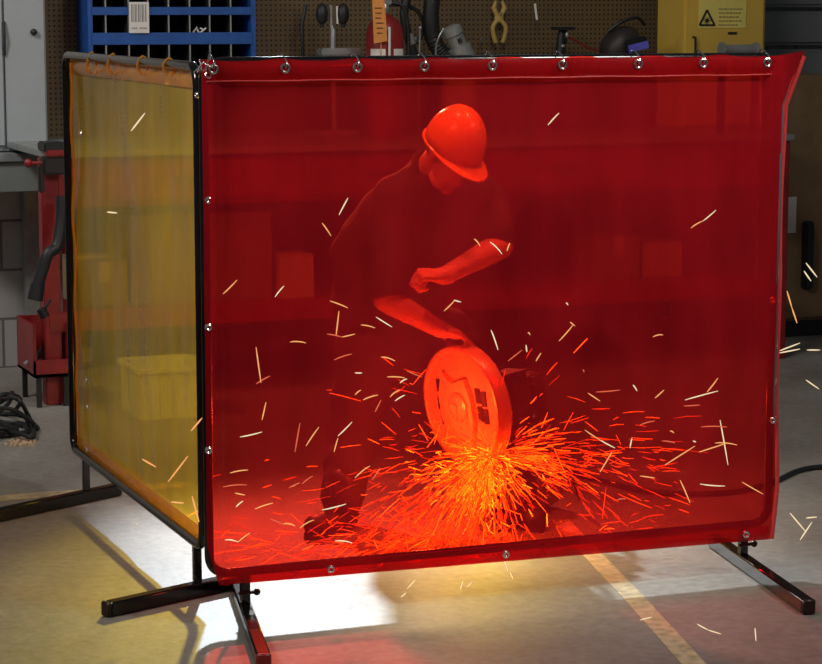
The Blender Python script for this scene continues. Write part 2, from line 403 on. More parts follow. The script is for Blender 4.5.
# grey cabinet & counter at left
x0 = S(-60, 80, 12.3).x; x1 = S(47, 80, 12.3).x; zb = S(20, 151, 12.3).z
t = thing('wall_cabinet', 'pale grey metal wall cabinet left of the pegboard', 'cabinet', ((x0+x1)/2, 12.3, zb))
w = x1-x0; bm = BM(); box(bm, -w/2, w/2, .012, .36, 0, 1.4, .004); link_mesh('body', bm, 'locker', t)
xd = S(4.5, 80, 12.3).x-(x0+x1)/2
bm = BM(); box(bm, xd+.006, w/2-.01, -.008, .01, .03, 1.38, .004); d = link_mesh('door', bm, 'locker', t)
pk = S(33, 32, 12.3)
bm = BM(); ell(bm, Vector((pk.x-(x0+x1)/2, -.02, pk.z-zb)), .018, .018, .018); link_mesh('knob', bm, 'black', d)
bm = BM(); box(bm, -w/2+.01, xd-.006, -.008, .01, .03, 1.38, .004); d = link_mesh('door', bm, 'locker', t)
pk = S(3, 38, 12.3); bm = BM(); tube(bm, [(xd+.0, -.015, pk.z-zb-.09), (xd, -.03, pk.z-zb), (xd, -.015, pk.z-zb+.09)], .007, 8); link_mesh('handle', bm, 'black', d)
zt = S(20, 140, 12.35).z; zb2 = S(20, 192, 12.2).z; x1c = S(50, 170, 12.2).x
t = thing('side_counter', 'grey steel counter under the pale wall cabinet', 'counter', ((x0+x1c)/2, 12.2, 0))
w = x1c-x0; bm = BM(); box(bm, -w/2, w/2, -.02, .45, zb-.05, zb-.005, .004); link_mesh('countertop', bm, 'greytop', t)
bm = BM(); box(bm, -w/2, w/2, 0, .44, zb2, zb-.05, .004); link_mesh('cabinet_body', bm, 'greytop', t)
xx = S(38, 220, 12.4).x-(x0+x1c)/2
bm = BM(); box(bm, xx-.04, xx+.04, .36, .45, 0, zb2, .003); link_mesh('support_post', bm, 'galv', t)

# blue bin rack
s_ = 12.35; x0, x1, z0, z1 = placed(88, 0, 256, 73, s_)
z1 = S(170, -20, s_).z; w = x1-x0
t = thing('parts_bin_rack', 'blue steel parts bin rack hung on the pegboard', 'rack', ((x0+x1)/2, s_, z0))
th = .012; D = .26
bm = BM()
box(bm, -w/2, w/2, D-.008, D, 0, z1-z0)
link_mesh('back_panel', bm, 'bindark', t)
for k_ in (-1, 1):
    bm = BM(); box(bm, k_*(w/2-.014)-.014, k_*(w/2-.014)+.014, 0, D, 0, z1-z0, .002); link_mesh('side_panel', bm, 'blue', t)
sh = [S(170, y, s_).z-z0 for y in (73, 44, 14)]
for i, y in enumerate(((75, 67), (44.5, 32.5), (15, 7), (-14, -20))):
    za = S(170, y[0], s_).z-z0; zb_ = S(170, y[1], s_).z-z0
    bm = BM(); box(bm, -w/2+.02, w/2-.02, -.002, .012, za, zb_, .002); box(bm, -w/2+.02, w/2-.02, .012, D-.01, za, za+.006)
    link_mesh('shelf', bm, 'blue', t)
dv = [106, 129, 148.5, 169, 190, 210, 231]
for y0, y1 in ((67, 44.5), (32.5, 15), (7, -14)):
    for px in dv:
        xx = S(px, 30, s_).x-(x0+x1)/2; bm = BM(); box(bm, xx-.003, xx+.003, .008, D-.01, S(170, y0, s_).z-z0, S(170, y1, s_).z-z0); dd = link_mesh('divider', bm, 'bindark', t); bm = BM(); box(bm, xx-.004, xx+.004, .003, .0085, S(170, y0, s_).z-z0, S(170, y1, s_).z-z0); link_mesh('front_edge', bm, 'galv', dd)
a_, b_, c_, d_ = placed(129, 2, 149, 33, s_-.012); cx0 = (x0+x1)/2
bm = BM(); box(bm, a_-cx0, b_-cx0, -.014, -.010, c_-z0, d_-z0); lb = link_mesh('paper_label', bm, 'white', t)
bm = BM()
for i in range(9):
    xx = a_-cx0+.012+i*.0098; box(bm, xx, xx+(.003 if i % 2 else .006), -.0152, -.0142, c_-z0+.06, d_-z0-.012)
for i in range(8):
    if i in (3,): continue
    xx = a_-cx0+.014+i*.011; box(bm, xx, xx+.008, -.0152, -.0142, c_-z0+.022, c_-z0+.030)
link_mesh('printed_bars', bm, 'greyink', lb)
bm = BM()
for i, (u, v, uu, vv) in enumerate([(192, 34, 197, 27), (197, 29, 199, 33), (200, 28, 204, 30), (200, 33, 206, 28), (203, 34, 207, 33)]):
    tube(bm, [S(u, v, s_+.03), S(uu, vv, s_+.03)], .005, 6)
tag(link_mesh('wire_clip', bm, 'white'), 'pale wire clips lying in a cell of the blue rack', 'clips')

# objects over the bench, seen above the red curtain
def pt(px, py, s): return S(px, py, s)
# drill stand
base = S(335, 140, 12.2); base.z = BT
t = thing('drill_stand', 'grey drill stand with black knobs on the workbench', 'drill stand', base)
def lo(px, py, s=12.2): return S(px, py, s)-base
bm = BM(); box(bm, -.13, .13, -.1, .12, 0, .03, .006); link_mesh('base', bm, 'galv', t)
bm = BM(); tube(bm, [(0, .0, .03), lo(333, 52)+Vector((0, 0, 0))], .018, 14); link_mesh('column', bm, 'steel', t)
a_ = lo(318, 52); b_ = lo(358, 52)
bm = BM(); box(bm, a_.x, b_.x, -.07, .03, a_.z-.022, a_.z+.022, .008); link_mesh('arm', bm, 'steel', t)
a_ = lo(333, 48); b_ = lo(331, 5); bm = BM(); tube(bm, [a_, lo(333, 30), lo(331, 24), b_], [.018, .017, .010, .012], 12); link_mesh('post', bm, 'steel', t)
for px in (322, 343):
    bm = BM(); p_ = lo(px, 14); ell(bm, p_, .035, .035, .06); tube(bm, [p_+Vector((0, 0, -.04)), p_+Vector((.0, 0, -.075))], .012, 8); link_mesh('knob', bm, 'black', t)
bm = BM(); tube(bm, [lo(337, 6), lo(337.5, 24)], .006, 8); link_mesh('pin', bm, 'white', t)
# fire extinguisher
es = 11.95; base = S(385, 138, es); base.z = BT
t = thing('fire_extinguisher', 'red fire extinguisher with an orange tag standing on the workbench', 'fire extinguisher', base)
rr = (S(403, 60, es).x-S(366, 60, es).x)/2*.96; ht = S(385, 14, es).z-BT
bm = BM(); lathe(bm, [(rr*.93, 0), (rr, .02), (rr, ht*.83), (rr*.93, ht*.89), (rr*.72, ht*.945), (rr*.35, ht*.985), (rr*.2, ht)], 32); link_mesh('cylinder', bm, 'redpaint', t)
bm = BM(); lathe(bm, [(.018, 0), (.024, .01), (.024, .05), (.016, .06)], 14, Matrix.Translation((0, 0, ht))); box(bm, -.03, .04, -.012, .012, ht+.05, ht+.075, .004); link_mesh('valve', bm, 'steel', t)
bm = BM(); box(bm, -.02, .12, -.01, .01, ht+.08, ht+.092, .004); box(bm, -.02, .11, -.01, .01, ht+.04, ht+.05, .004); link_mesh('lever', bm, 'black', t)
bm = BM(); tube(bm, smoothpath([(.03, 0, ht+.06), (.10, -.02, ht+.04), (rr+.025, -.02, ht-.1), (rr+.02, -.02, ht-.35)]), .011, 10); link_mesh('hose', bm, 'black', t)
def loe(px, py, s): return S(px, py, s)-base
bm = BM(); q = [loe(372, -6, es-rr-.02), loe(384, -6, es-rr-.02), loe(387.5, 41, es-rr-.02), loe(374, 43.5, es-rr-.02)]
tt = bmesh.new(); f_ = [tt.verts.new(p) for p in q]+[tt.verts.new(p+Vector((0, .003, 0))) for p in q]
tt.faces.new(f_[:4]); tt.faces.new(f_[4:][::-1])
for i in range(4): tt.faces.new((f_[i], f_[4+i], f_[4+(i+1) % 4], f_[(i+1) % 4]))
bmesh.ops.recalc_face_normals(tt, faces=tt.faces); merge(bm, tt); tg = link_mesh('inspection_tag', bm, 'orange', t, smooth=False)
bm = BM()
for i in range(6):
    u = i/6
    a_ = loe(374.5+u*3, 8+i*5, es-rr-.022); b_ = loe(382+u*3-(i % 3), 8+i*5, es-rr-.022); bm = BM(); tube(bm, [a_, b_], .0022, 5); link_mesh('printed_line', bm, 'ink', tg)
bm = BM(); tube(bm, [loe(381, 42, es-rr-.01), loe(381, 56, es-rr-.01)], .003, 6); link_mesh('tag_cord', bm, 'orange', tg)
bm = BM(); tube(bm, [loe(389.5, 27, es-rr-.02), loe(389.5, 58, es-rr-.02)], .007, 8); link_mesh('safety_pin', bm, 'white', t)
for px0, px1 in ((368, 379), (387, 399)):
    bm = BM(); n_ = 6; vs = []
    a0 = math.asin(max(-.95, min(.95, (loe(px0, 52, es).x)/(rr*1.02)))); a1 = math.asin(max(-.95, min(.95, (loe(px1, 52, es).x)/(rr*1.02))))
    za = loe(380, 57, es-rr).z; zb_ = loe(380, 49, es-rr).z
    for i in range(n_+1):
        an = a0+(a1-a0)*i/n_; vs.append((bm.verts.new((rr*1.01*math.sin(an), -rr*1.01*math.cos(an), za)), bm.verts.new((rr*1.01*math.sin(an), -rr*1.01*math.cos(an), zb_))))
    for i in range(n_): bm.faces.new((vs[i][0], vs[i+1][0], vs[i+1][1], vs[i][1]))
    link_mesh('sticker', bm, 'white', t)
# black hoses hanging
for i, (pts, rad, lab) in enumerate([
    ([(408, -5), (404, 15), (409, 40), (416, 60), (424, 80)], .026, 'thick black hose hanging on the pegboard right behind the extinguisher'),
    ([(433, -6), (431, 15), (433, 38), (441, 52), (450, 60), (455, 75)], .045, 'thick black corrugated hose looping down beside the grey nozzle'),
    ([(409, 6), (418, 12), (424, 25), (419, 40), (411, 44)], .012, 'thin black cord curled between the two thick black hoses')]):
    bm = BM(); pp = smoothpath([S(a_, b_, 12.25+.04*i) for a_, b_ in pts], 10)
    rs = [rad*(1+.1*(k_ % 2)) if i == 1 else rad for k_ in range(len(pp))]
    tube(bm, pp, rs, 12); tag(link_mesh('hose' if i < 2 else 'cord', bm, 'black'), lab, 'hose' if i < 2 else 'cord')
# silver rod
bm = BM(); tube(bm, [S(420, 29, 12.0), S(419, 62, 12.0), S(419, 139, 12.0)], .006, 8); ell(bm, S(420, 28, 12.0), .01, .01, .012)
tag(link_mesh('metal_rod', bm, 'steel'), 'thin silver rod standing on the workbench before the black hoses', 'rod')
bm = BM(); tube(bm, [S(410, 34, 12.1), S(413, 44, 12.1)], .02, 10); tube(bm, [S(408, 38, 12.1), S(416, 39, 12.1)], .01, 8)
tag(link_mesh('hose_fitting', bm, 'steel'), 'small silver fitting beside the extinguisher hose', 'fitting')
# flashlight / nozzle
ts_ = 12.0; a_ = S(451, 28, ts_); b_ = S(462, 54, ts_)
t = thing('air_nozzle', 'grey cylindrical air nozzle tilted above the worker', 'nozzle', a_)
bm = BM(); d = b_-a_; tube(bm, [Vector((0, 0, 0))-d*.08, d*0, d*.25, d*.3, d*.7, d*.72, d*1.0], [.03, .055, .058, .05, .05, .066, .068], 20); link_mesh('barrel', bm, 'galv', t)
bm = BM(); tube(bm, [d*1.0, d*1.15], [.07, .072], 20); link_mesh('end_ring', bm, 'steel', t)
bm = BM(); tube(bm, [d*.4+Vector((-.0, -.05, .0)), d*.55+Vector((0, -.055, 0))], .012, 8); link_mesh('switch', bm, 'black', t)
bm = BM(); tube(bm, smoothpath([d*0+Vector((-.03, .03, .0)), Vector((-.07, .05, -.1)), Vector((-.06, .05, -.25))]), .006, 8); link_mesh('wire_guard', bm, 'steel', t)
# red canister under it
base = S(459, 140, 12.15); base.z = BT
bm = BM(); lathe(bm, [(.10, 0), (.105, .01), (.105, .27), (.09, .31), (.05, .33), (.05, .36)], 28)
o = link_mesh('canister', bm, 'card2', loc=base); tag(o, 'pale canister on the workbench behind the hard hat', 'canister')
bm = BM(); lathe(bm, [(.055, .36), (.055, .39), (.04, .4)], 20); link_mesh('lid', bm, 'galv', o)
# pliers
ps = 12.56; o0 = S(499, 18, ps)
t = thing('pliers', 'yellow handled pliers hanging on the pegboard', 'pliers', o0)
bm = BM()
for k_ in (-1, 1): tube(bm, [Vector((-.0*k_, 0, -.01)), Vector((-.035*k_, 0, .06)), Vector((-.02*k_, 0, .10))], [.014, .016, .008], 8)
ell(bm, Vector((0, 0, 0)), .03, .015, .03); link_mesh('jaws', bm, 'plier', t)
for k_ in (-1, 1):
    bm = BM(); tube(bm, smoothpath([Vector((0.01*k_, 0, -.01)), Vector((.040*k_, -.005, -.05)), Vector((.036*k_, -.005, -.1)), Vector((.022*k_, -.005, -.145))], 5), .013, 8); link_mesh('handle', bm, 'plier', t)
bm = BM(); tube(bm, [(0, .02, .02), (0, -.03, .02), (0, -.035, .035)], .004, 6); link_mesh('peg_hook', bm, 'steel', t)
# hook rods on the pegboard
bm = BM(); tube(bm, [S(535, 4, 12.55), S(537, 20, 12.5)], .007, 8); tag(link_mesh('peg_rod', bm, 'white'), 'pale rod hanging on the pegboard right of the pliers', 'rod')
bm = BM(); tube(bm, [S(481, 41, 12.6), S(481, 41, 12.5), S(481, 38, 12.49)], .006, 8); tag(link_mesh('peg_hook', bm, 'steel'), 'empty steel peg hook left of the pliers', 'hook')
bm = BM(); tube(bm, [S(306, 5, 12.5), S(302, 25, 12.48), S(303, 58, 12.5)], .010, 8); tag(link_mesh('cord', bm, 'black'), 'dark cord hanging on the pegboard left of the drill stand', 'cord')
# clamp bracket
b1 = S(563, 29, 12.4)
t = thing('clamp_lamp', 'black clamp with a red wire standing behind the red curtain', 'clamp', b1)
def l1(px, py, s=12.4): return S(px, py, s)-b1
a_ = l1(554, 27); b_ = l1(572, 30)
bm = BM(); box(bm, a_.x, b_.x, -.05, .05, b_.z, a_.z, .003); link_mesh('top_plate', bm, 'black', t)
bm = BM(); tube(bm, [l1(562, 30), l1(561, 45), l1(560, 70)], [.02, .03, .028], 10); tube(bm, [l1(566, 30), l1(566, 44)], .009, 8); link_mesh('stem', bm, 'black', t)
bm = BM(); ell(bm, l1(567, 35, 12.3), .012, .012, .018); link_mesh('screw', bm, 'steel', t); bm = BM(); ell(bm, l1(563, 46, 12.3), .014, .014, .01); link_mesh('screw', bm, 'steel', t)
bm = BM(); tube(bm, smoothpath([l1(567, 36), l1(578, 42), l1(590, 49), l1(600, 52), l1(606, 70)]), .006, 8); link_mesh('wire', bm, 'redpaint', t)
bm = BM(); zz = l1(560, 70).z; box(bm, -.06, .06, -.06, .06, BT-b1.z, BT-b1.z+.02, .004); tube(bm, [(-.02, 0, BT-b1.z+.02), (-.02, 0, zz)], .02, 8); link_mesh('base', bm, 'black', t)
# welding helmet
hc = S(623, 42, 12.1)
t = thing('welding_helmet', 'black welding helmet with a violet lens on the workbench stand', 'welding helmet', hc)
bm = BM(); ell(bm, Vector((0, .02, -.02)), .115, .15, .115); 
for v in bm.verts:
    v.co.x += (v.co.z)*.25
    if v.co.y < -.03: v.co.y = -.03+(v.co.y+.03)*.6
link_mesh('shell', bm, 'tooldark', t)
bm = BM(); box(bm, -.075, .075, -.012, .012, -.04, .035, .01); bmesh.ops.rotate(bm, cent=(0, 0, 0), matrix=Matrix.Rotation(-.22, 3, 'Y'), verts=bm.verts); bmesh.ops.translate(bm, vec=(.02, -.125, -.01), verts=bm.verts); fr_ = link_mesh('lens_frame', bm, 'black', t)
bm = BM(); box(bm, -.065, .065, -.004, .004, -.035, .01, .003); bmesh.ops.rotate(bm, cent=(0, 0, 0), matrix=Matrix.Rotation(-.22, 3, 'Y'), verts=bm.verts); bmesh.ops.translate(bm, vec=(.028, -.139, -.014), verts=bm.verts); link_mesh('lens', bm, 'lens', fr_)
bm = BM(); tube(bm, smoothpath([(-.1, .0, .06), (-.02, -.02, .115), (.08, -.02, .14), (.15, .02, .10)]), .010, 8); link_mesh('headband', bm, 'black', t)
bm = BM(); tube(bm, [(0, .02, BT-hc.z), (0, .02, -.1)], .02, 8); lathe(bm, [(.1, 0), (.1, .012), (.02, .02)], 20, Matrix.Translation((0, .02, BT-hc.z))); link_mesh('stand', bm, 'black', t)
# yellow cabinet
ys = 12.05; x0 = S(657, 40, ys+.4).x; x1 = S(765, 40, ys).x; z1 = 2.7
t = thing('yellow_cabinet', 'yellow safety cabinet with a triangular laser warning sign', 'cabinet', ((x0+x1)/2, ys, BT))
w = x1-x0; cx0 = (x0+x1)/2
bm = BM(); box(bm, -w/2, w/2, 0, .4, 0, z1-BT, .006); link_mesh('body', bm, 'cab', t)
xs = S(684, 30, ys).x-cx0
bm = BM(); box(bm, xs, w/2-.02, -.018, -.001, .02, z1-BT-.02, .005); d = link_mesh('door', bm, 'cab', t)
bm = BM(); tube(bm, [(xs+.05, -.02, .42), (xs+.05, -.05, .42), (xs+.05, -.05, .54), (xs+.05, -.02, .54)], .007, 8); link_mesh('handle', bm, 'black', d)
bm = BM(); box(bm, -w/2+.01, xs-.006, -.012, -.001, .02, z1-BT-.02, .004); link_mesh('side_strip', bm, 'cab', t)
a_, b_, c_, d_ = placed(699, 0, 746, 28, ys-.02)
bm = BM(); box(bm, a_-cx0, b_-cx0, -.0215, -.0185, c_-BT, d_-BT); sk = link_mesh('sticker', bm, 'cablab', d)
bm = BM(); P3 = [S(707, 10, ys-.024), S(714.5, 25, ys-.024), S(699.5, 25, ys-.024)]
for i in range(3):
    a_ = P3[i]-Vector((cx0, ys, BT)); b_ = P3[(i+1) % 3]-Vector((cx0, ys, BT)); tube(bm, [a_, b_], .006, 6)
cc = S(707, 20.5, ys-.024)-Vector((cx0, ys, BT)); ell(bm, cc, .011, .003, .011)
for i in range(10):
    an = i*PI/5; tube(bm, [cc, cc+Vector((math.cos(an)*.022, 0, math.sin(an)*.022))], .0018, 5)
tube(bm, [cc, cc+Vector((.032, 0, 0))], .002, 5)
link_mesh('warning_triangle', bm, 'ink', sk)
bm = BM()
for i in range(5):
    a_ = S(719, 9+i*4, ys-.023)-Vector((cx0, ys, BT)); b_ = S(742-(i*3) % 7, 9+i*4, ys-.023)-Vector((cx0, ys, BT)); x_ = a_.x
    while x_ < b_.x:
        l_ = random.uniform(.008, .022); box(bm, x_, x_+l_, -.0235, -.0222, a_.z-.003, a_.z+.003); x_ += l_+.006
link_mesh('sign_lettering', bm, 'card', sk)
a_, b_, c_, d_ = placed(728, 32, 737, 34.5, ys-.02); bm = BM(); box(bm, a_-cx0, b_-cx0, -.021, -.0185, c_-BT, d_-BT); link_mesh('lock_slot', bm, 'ink', d)
# spool on the bench near the tube (dark bluish thing)
bm = BM(); tube(bm, [S(722, 50, 11.6), S(756, 49.5, 11.6)], .03, 14); 
for px in (722, 756): tube(bm, [S(px-1, 50, 11.6), S(px+1, 50, 11.6)], .045, 16)
o = link_mesh('cable_reel', bm, 'galv'); tag(o, 'dark grey reel lying across a rack before the yellow cabinet', 'reel')
zc = S(722, 55, 11.6).z
bm = BM()
for px in (722, 756):
    x_ = S(px, 50, 11.6).x; box(bm, x_-.012, x_+.012, 11.57, 11.63, BT, zc, .003)
link_mesh('reel_support', bm, 'black', o)

# right: brown cabinet/boxes beyond the curtain
x0 = S(763, 200, 12.1).x; x1 = S(850, 200, 12.1).x; z0 = S(790, 330, 12.1).z; z1 = S(790, 76, 12.1).z
t = thing('brown_cabinet', 'dull brown tall cabinet at the right end of the back wall', 'cabinet', ((x0+x1)/2, 12.1, 0)); w = x1-x0
bm = BM(); box(bm, -w/2, w/2, 0, .5, .1, z1, .01); link_mesh('body', bm, 'card', t)
bm = BM(); box(bm, -w/2+.03, w/2-.03, .02, .48, 0, .1); link_mesh('plinth', bm, 'black', t)
bm = BM(); box(bm, -w/2+.01, w/2-.01, -.018, -.001, .12, z1-.02, .004); d = link_mesh('door', bm, 'card', t)
a_, b_, c_, d_ = placed(788, 197, 797, 233, 12.07); bm = BM(); box(bm, a_-(x0+x1)/2, b_-(x0+x1)/2, -.021, -.0185, c_, d_); link_mesh('paper_notice', bm, 'white', d)
bm = BM(); box(bm, S(812, 250, 12.0).x-(x0+x1)/2-.03, S(812, 250, 12.0).x-(x0+x1)/2+.03, -.08, -.02, S(812, 290, 12.0).z, S(812, 222, 12.0).z, .01); link_mesh('lock_box', bm, 'black', d)

# ------------------------------------------------------------------ floor tape, cables
def strip(name, pts, wd, m_, label, cat):
    bm = BM()
    pts = [Vector(p) for p in pts]; vs = []
    for i, p in enumerate(pts):
        d = (pts[min(i+1, len(pts)-1)]-pts[max(i-1, 0)]).normalized(); n_ = Vector((-d.y, d.x, 0))*wd/2
        vs.append([bm.verts.new(p+n_), bm.verts.new(p-n_), bm.verts.new(p-n_+Vector((0, 0, .0015))), bm.verts.new(p+n_+Vector((0, 0, .0015)))])
    for i in range(len(vs)-1):
        for j in range(4): bm.faces.new((vs[i][j], vs[i][(j+1) % 4], vs[i+1][(j+1) % 4], vs[i+1][j]))
    bm.faces.new(vs[0]); bm.faces.new(vs[-1][::-1]); bmesh.ops.recalc_face_normals(bm, faces=bm.faces)
    tag(link_mesh(name, bm, m_, smooth=False), label, cat)
z_ = .0005
strip('floor_tape', [G(560, 520, z_), G(588, 550, z_), G(636, 600, z_), G(690, 660, z_), G(740, 712, z_)], .075, 'tape', 'worn beige tape line running toward the camera under the red curtain', 'floor tape')
strip('floor_tape', [G(-60, 503, z_), G(30, 496, z_), G(110, 490, z_), G(190, 484, z_)], .10, 'tape', 'worn beige tape line crossing the floor left of the yellow curtain', 'floor tape')
bm = BM(); tube(bm, smoothpath([G(880, 462, .012), G(830, 466, .012), G(800, 470, .012), G(775, 481, .012), G(740, 491, .012), G(690, 494, .012), G(640, 490, .012), G(600, 480, .012), G(560, 470, .012)], 8), .011, 8)
tag(link_mesh('power_cable', bm, 'black'), 'black power cable on the floor running behind the right edge of the red curtain', 'cable')
bm = BM(); g0 = G(-9, 432); random.seed(5)
for i in range(7):
    cx_ = g0.x+random.uniform(-.12, .06); cy_ = g0.y+random.uniform(-.05, .35); r_ = random.uniform(.10, .2); hh = random.uniform(.02, .14); ph = random.uniform(0, 6)
    pts = [Vector((cx_+r_*math.cos(a+ph)*(1+.15*math.sin(3*a+i)), cy_+r_*1.1*math.sin(a+ph), .014+hh*max(0, math.sin(a*1.0+i))*1.0)) for a in [k_*2*PI/28 for k_ in range(29)]]
    tube(bm, pts, .011, 7)
tube(bm, smoothpath([G(-10, 385+14, .02), G(15, 398, .16), G(28, 415, .06), G(34, 436, .02), G(20, 434, .03), G(-12, 428, .02)], 8), .011, 7)
tag(link_mesh('cable_coil', bm, 'black'), 'tangled coil of black cable on the floor at the left edge', 'cable')
# dirt on floor near the coil
bm = BM(); random.seed(3)
for i in range(60):
    p = G(random.uniform(5, 35), random.gauss(443, 2)); r_ = random.uniform(.004, .012)
    t_ = bmesh.new(); bmesh.ops.create_icosphere(t_, subdivisions=1, radius=r_); merge(bm, t_, Matrix.Translation((p.x, p.y, r_*.4)))
tag(link_mesh('floor_debris', bm, 'card2'), 'pale grit lying beside the black cable coil', 'debris', kind='stuff')

# ------------------------------------------------------------------ welding screens
SR = 7.10                       # red frame plane
def Rp(px, py, off=0): return S(px, py, SR+off)
rl = Rp(206, 300).x; rr_ = Rp(776, 300).x
ztop = (Rp(206, 63).z+Rp(776, 56).z)/2
zbot = Rp(300, 566).z
fr = .016
XL, XR = rl, rr_-.016
red = thing('welding_screen', 'large red transparent vinyl welding screen on a black frame before the worker', 'welding screen', ((XL+XR)/2, SR, 0))
ox = Vector(((XL+XR)/2, SR, 0))
def loopframe(x0, x1, z0, z1, rad, axis='x', r_corner=.06):
    pts = []
    for cx_, cz_, a0 in ((x1-r_corner, z1-r_corner, 0), (x0+r_corner, z1-r_corner, PI/2), (x0+r_corner, z0+r_corner, PI), (x1-r_corner, z0+r_corner, 3*PI/2)):
        for k_ in range(7):
            a = a0+PI/2*k_/6; pts.append((cx_+r_corner*math.cos(a), cz_+r_corner*math.sin(a)))
    pts.append(pts[0])
    return [Vector((a, 0, b)) if axis == 'x' else Vector((0, a, b)) for a, b in pts]
bm = BM(); tube(bm, loopframe(XL-ox.x, XR-ox.x, zbot, ztop, fr), fr, 12, cap=False); link_mesh('frame', bm, 'frame', red)
def foot(parent, p0, p1, origin, capm='frame_edge'):
    p0 = Vector(p0)-origin; p1 = Vector(p1)-origin; p0.z = p1.z = .027
    bm = BM(); sqtube(bm, p0, p1, .045, .05); return link_mesh('foot', bm, 'frame', parent)
# legs
lx = G(245, 617).x; 
lg = G(745, 567)
for px, pa, pb in ((245, G(231, 583, .03), G(258, 660, .03)), (742, G(697, 540, .03), G(789, 606, .03))):
    legx = S(px, 590, SR).x-ox.x
    bm = BM(); sqtube(bm, (legx, 0, .05), (legx, 0, zbot), .03, .03); link_mesh('leg', bm, 'frame', red)
    # foot passes through the leg base, perpendicular to the screen
    ya = pa.y-SR; yb = pb.y-SR
    fd = (pb-pa).normalized(); lb_ = Vector((legx+ox.x, SR, 0)); qb = lb_+fd*(pb-lb_).length; qa = lb_-fd*(pa-lb_).length*.98
    f_ = foot(red, qa, qb, ox)
    bm = BM(); e_ = qb-ox; e_.z = .027; sqtube(bm, e_, e_+fd*.016, .047, .052); link_mesh('end_cap', bm, 'redpaint' if px == 245 else 'frame_edge', f_)
    bm = BM(); tube(bm, [(legx-.03, -.02, .09), (legx+.035, -.02, .09)], .006, 8); ell(bm, Vector((legx+.035, -.02, .09)), .012, .012, .012); link_mesh('bolt', bm, 'frame_edge', red)
# red curtain : sheet slightly in front of the frame
cl = Rp(201.5, 300).x-ox.x; crr = Rp(777, 300).x-ox.x
ztc = ztop+.004
def zb_at(u): return Rp(215, 583, -.03).z*(1-u)+Rp(766, 537, -.03).z*u
def curtain(name, parent, xa, xb, zt, zbf, off, wav, seed, axis, flare, m_, nu=150, nv=90):
    bm = BM(); vs = []
    for j in range(nv+1):
        v = j/nv; row = []
        for i in range(nu+1):
            u = i/nu
            x = xa+(xb-xa)*u; zb = zbf(u); z = zt+(zb-zt)*v
            if v < .02: z += .006*math.cos(u*2*PI*8)
            n_ = noise.noise(Vector((u*5+seed, v*2.5, seed)))+.4*noise.noise(Vector((u*14, v*5+seed, 3)))
            y = off+wav*n_*min(1, 4*v+.15)
            x, y, z = flare(u, v, x, y, z)
            row.append(bm.verts.new((x, y, z) if axis == 'x' else (y, x, z)))
        vs.append(row)
    for j in range(nv):
        for i in range(nu): bm.faces.new((vs[j][i], vs[j][i+1], vs[j+1][i+1], vs[j+1][i]))
    return link_mesh(name, bm, m_, parent), vs
def redflare(u, v, x, y, z):
    e = max(0, (u-.955)/.045)          # right edge curls to the camera
    y -= .05*math.sin(e*PI)*(.6+.4*math.sin(v*5))
    x -= .012*e*math.sin(v*PI)
    if v < .10 and u > .96: k_ = (1-v/.10)*((u-.96)/.04); x += .055*k_; y -= .03*k_; z += .012*k_
    if v > .9: k_ = (v-.9)/.1; y -= .03*k_; 
    e2 = max(0, (.03-u)/.03)
    y -= .02*math.sin(e2*PI)
    if v > .93 and u < .05: k_ = (v-.93)/.07*(1-u/.05); x += .03*k_
    if v > .9 and u > .9: k_ = (v-.9)/.1*((u-.9)/.1); x -= .035*k_
    return x, y, z
rc, _ = curtain('curtain', red, cl, crr, ztc, zb_at, -.030, .014, 3.1, 'x', redflare, 'red')
def hemstrip(parent, xa, xb, za, zb, off, m_, axis='x', n_=60, seed=0, nm='hem'):
    bm = BM(); vs = []
    for i in range(n_+1):
        u = i/n_; x = xa+(xb-xa)*u
        z0 = za(u); z1 = zb(u); row = []
        for j in range(5):
            q = j/4; y = off-.006*math.sin(q*PI)-.004*noise.noise(Vector((u*9+seed, q, 1)))
            row.append(bm.verts.new((x, y, z0+(z1-z0)*q) if axis == 'x' else (y, x, z0+(z1-z0)*q)))
        vs.append(row)
    for i in range(n_):
        for j in range(4): bm.faces.new((vs[i][j], vs[i+1][j], vs[i+1][j+1], vs[i][j+1]))
    return link_mesh(nm, bm, m_, parent)
hemstrip(rc, cl+.01, crr-.02, lambda u: ztc, lambda u: ztc-.062, -.045, 'redhem')
hemstrip(rc, cl+.04, crr-.06, lambda u: zb_at(u)+.055, lambda u: zb_at(u)+.003, -.078, 'redhem')
# weld seam rib under the hem
bm = BM(); tube(bm, [Vector((cl+.01+(crr-cl-.03)*i/40, -.049+.002*noise.noise(Vector((i*.6, 0, 0))), ztc-.064+.001*math.sin(i))) for i in range(41)], .0026, 6); link_mesh('seam', bm, 'redfold', rc)
bm = BM(); tube(bm, [Vector((crr-.002-.012*math.sin(PI*j/40)+(.05*(1-j/4) if j < 4 else 0)-(.035*((j-36)/4) if j > 36 else 0), -.035-.005*math.sin(j*.4)-(.03*(1-j/4) if j < 4 else 0)-(.03*(j-36)/4 if j > 36 else 0), ztc+(zb_at(1)-ztc)*j/40)) for j in range(41)], .008, 8); link_mesh('edge_fold', bm, 'redfold', rc)
def grommet(parent, p, nrm, r0=.013, m_='brass'):
    bm = BM(); x, y = frame_of(nrm); pts = [p+(x*math.cos(a)+y*math.sin(a))*r0 for a in [k_*2*PI/16 for k_ in range(17)]]
    tube(bm, pts, .0045, 6, cap=False); return link_mesh('grommet', bm, m_, parent)
def tie(parent, p, nrm, m_='white'):
    bm = BM(); q = p+nrm*.004
    tube(bm, smoothpath([q+Vector((0, 0, 0)), q+Vector((.004, 0, .02)), q-nrm*.045+Vector((0, 0, .045)), q-nrm*.06+Vector((0, 0, .02)), q-nrm*.03+Vector((0, 0, -.002)), q+Vector((-.003, 0, .001))], 4), .0022, 5, cap=False)
    bm_ = link_mesh('tie', bm, m_, parent)
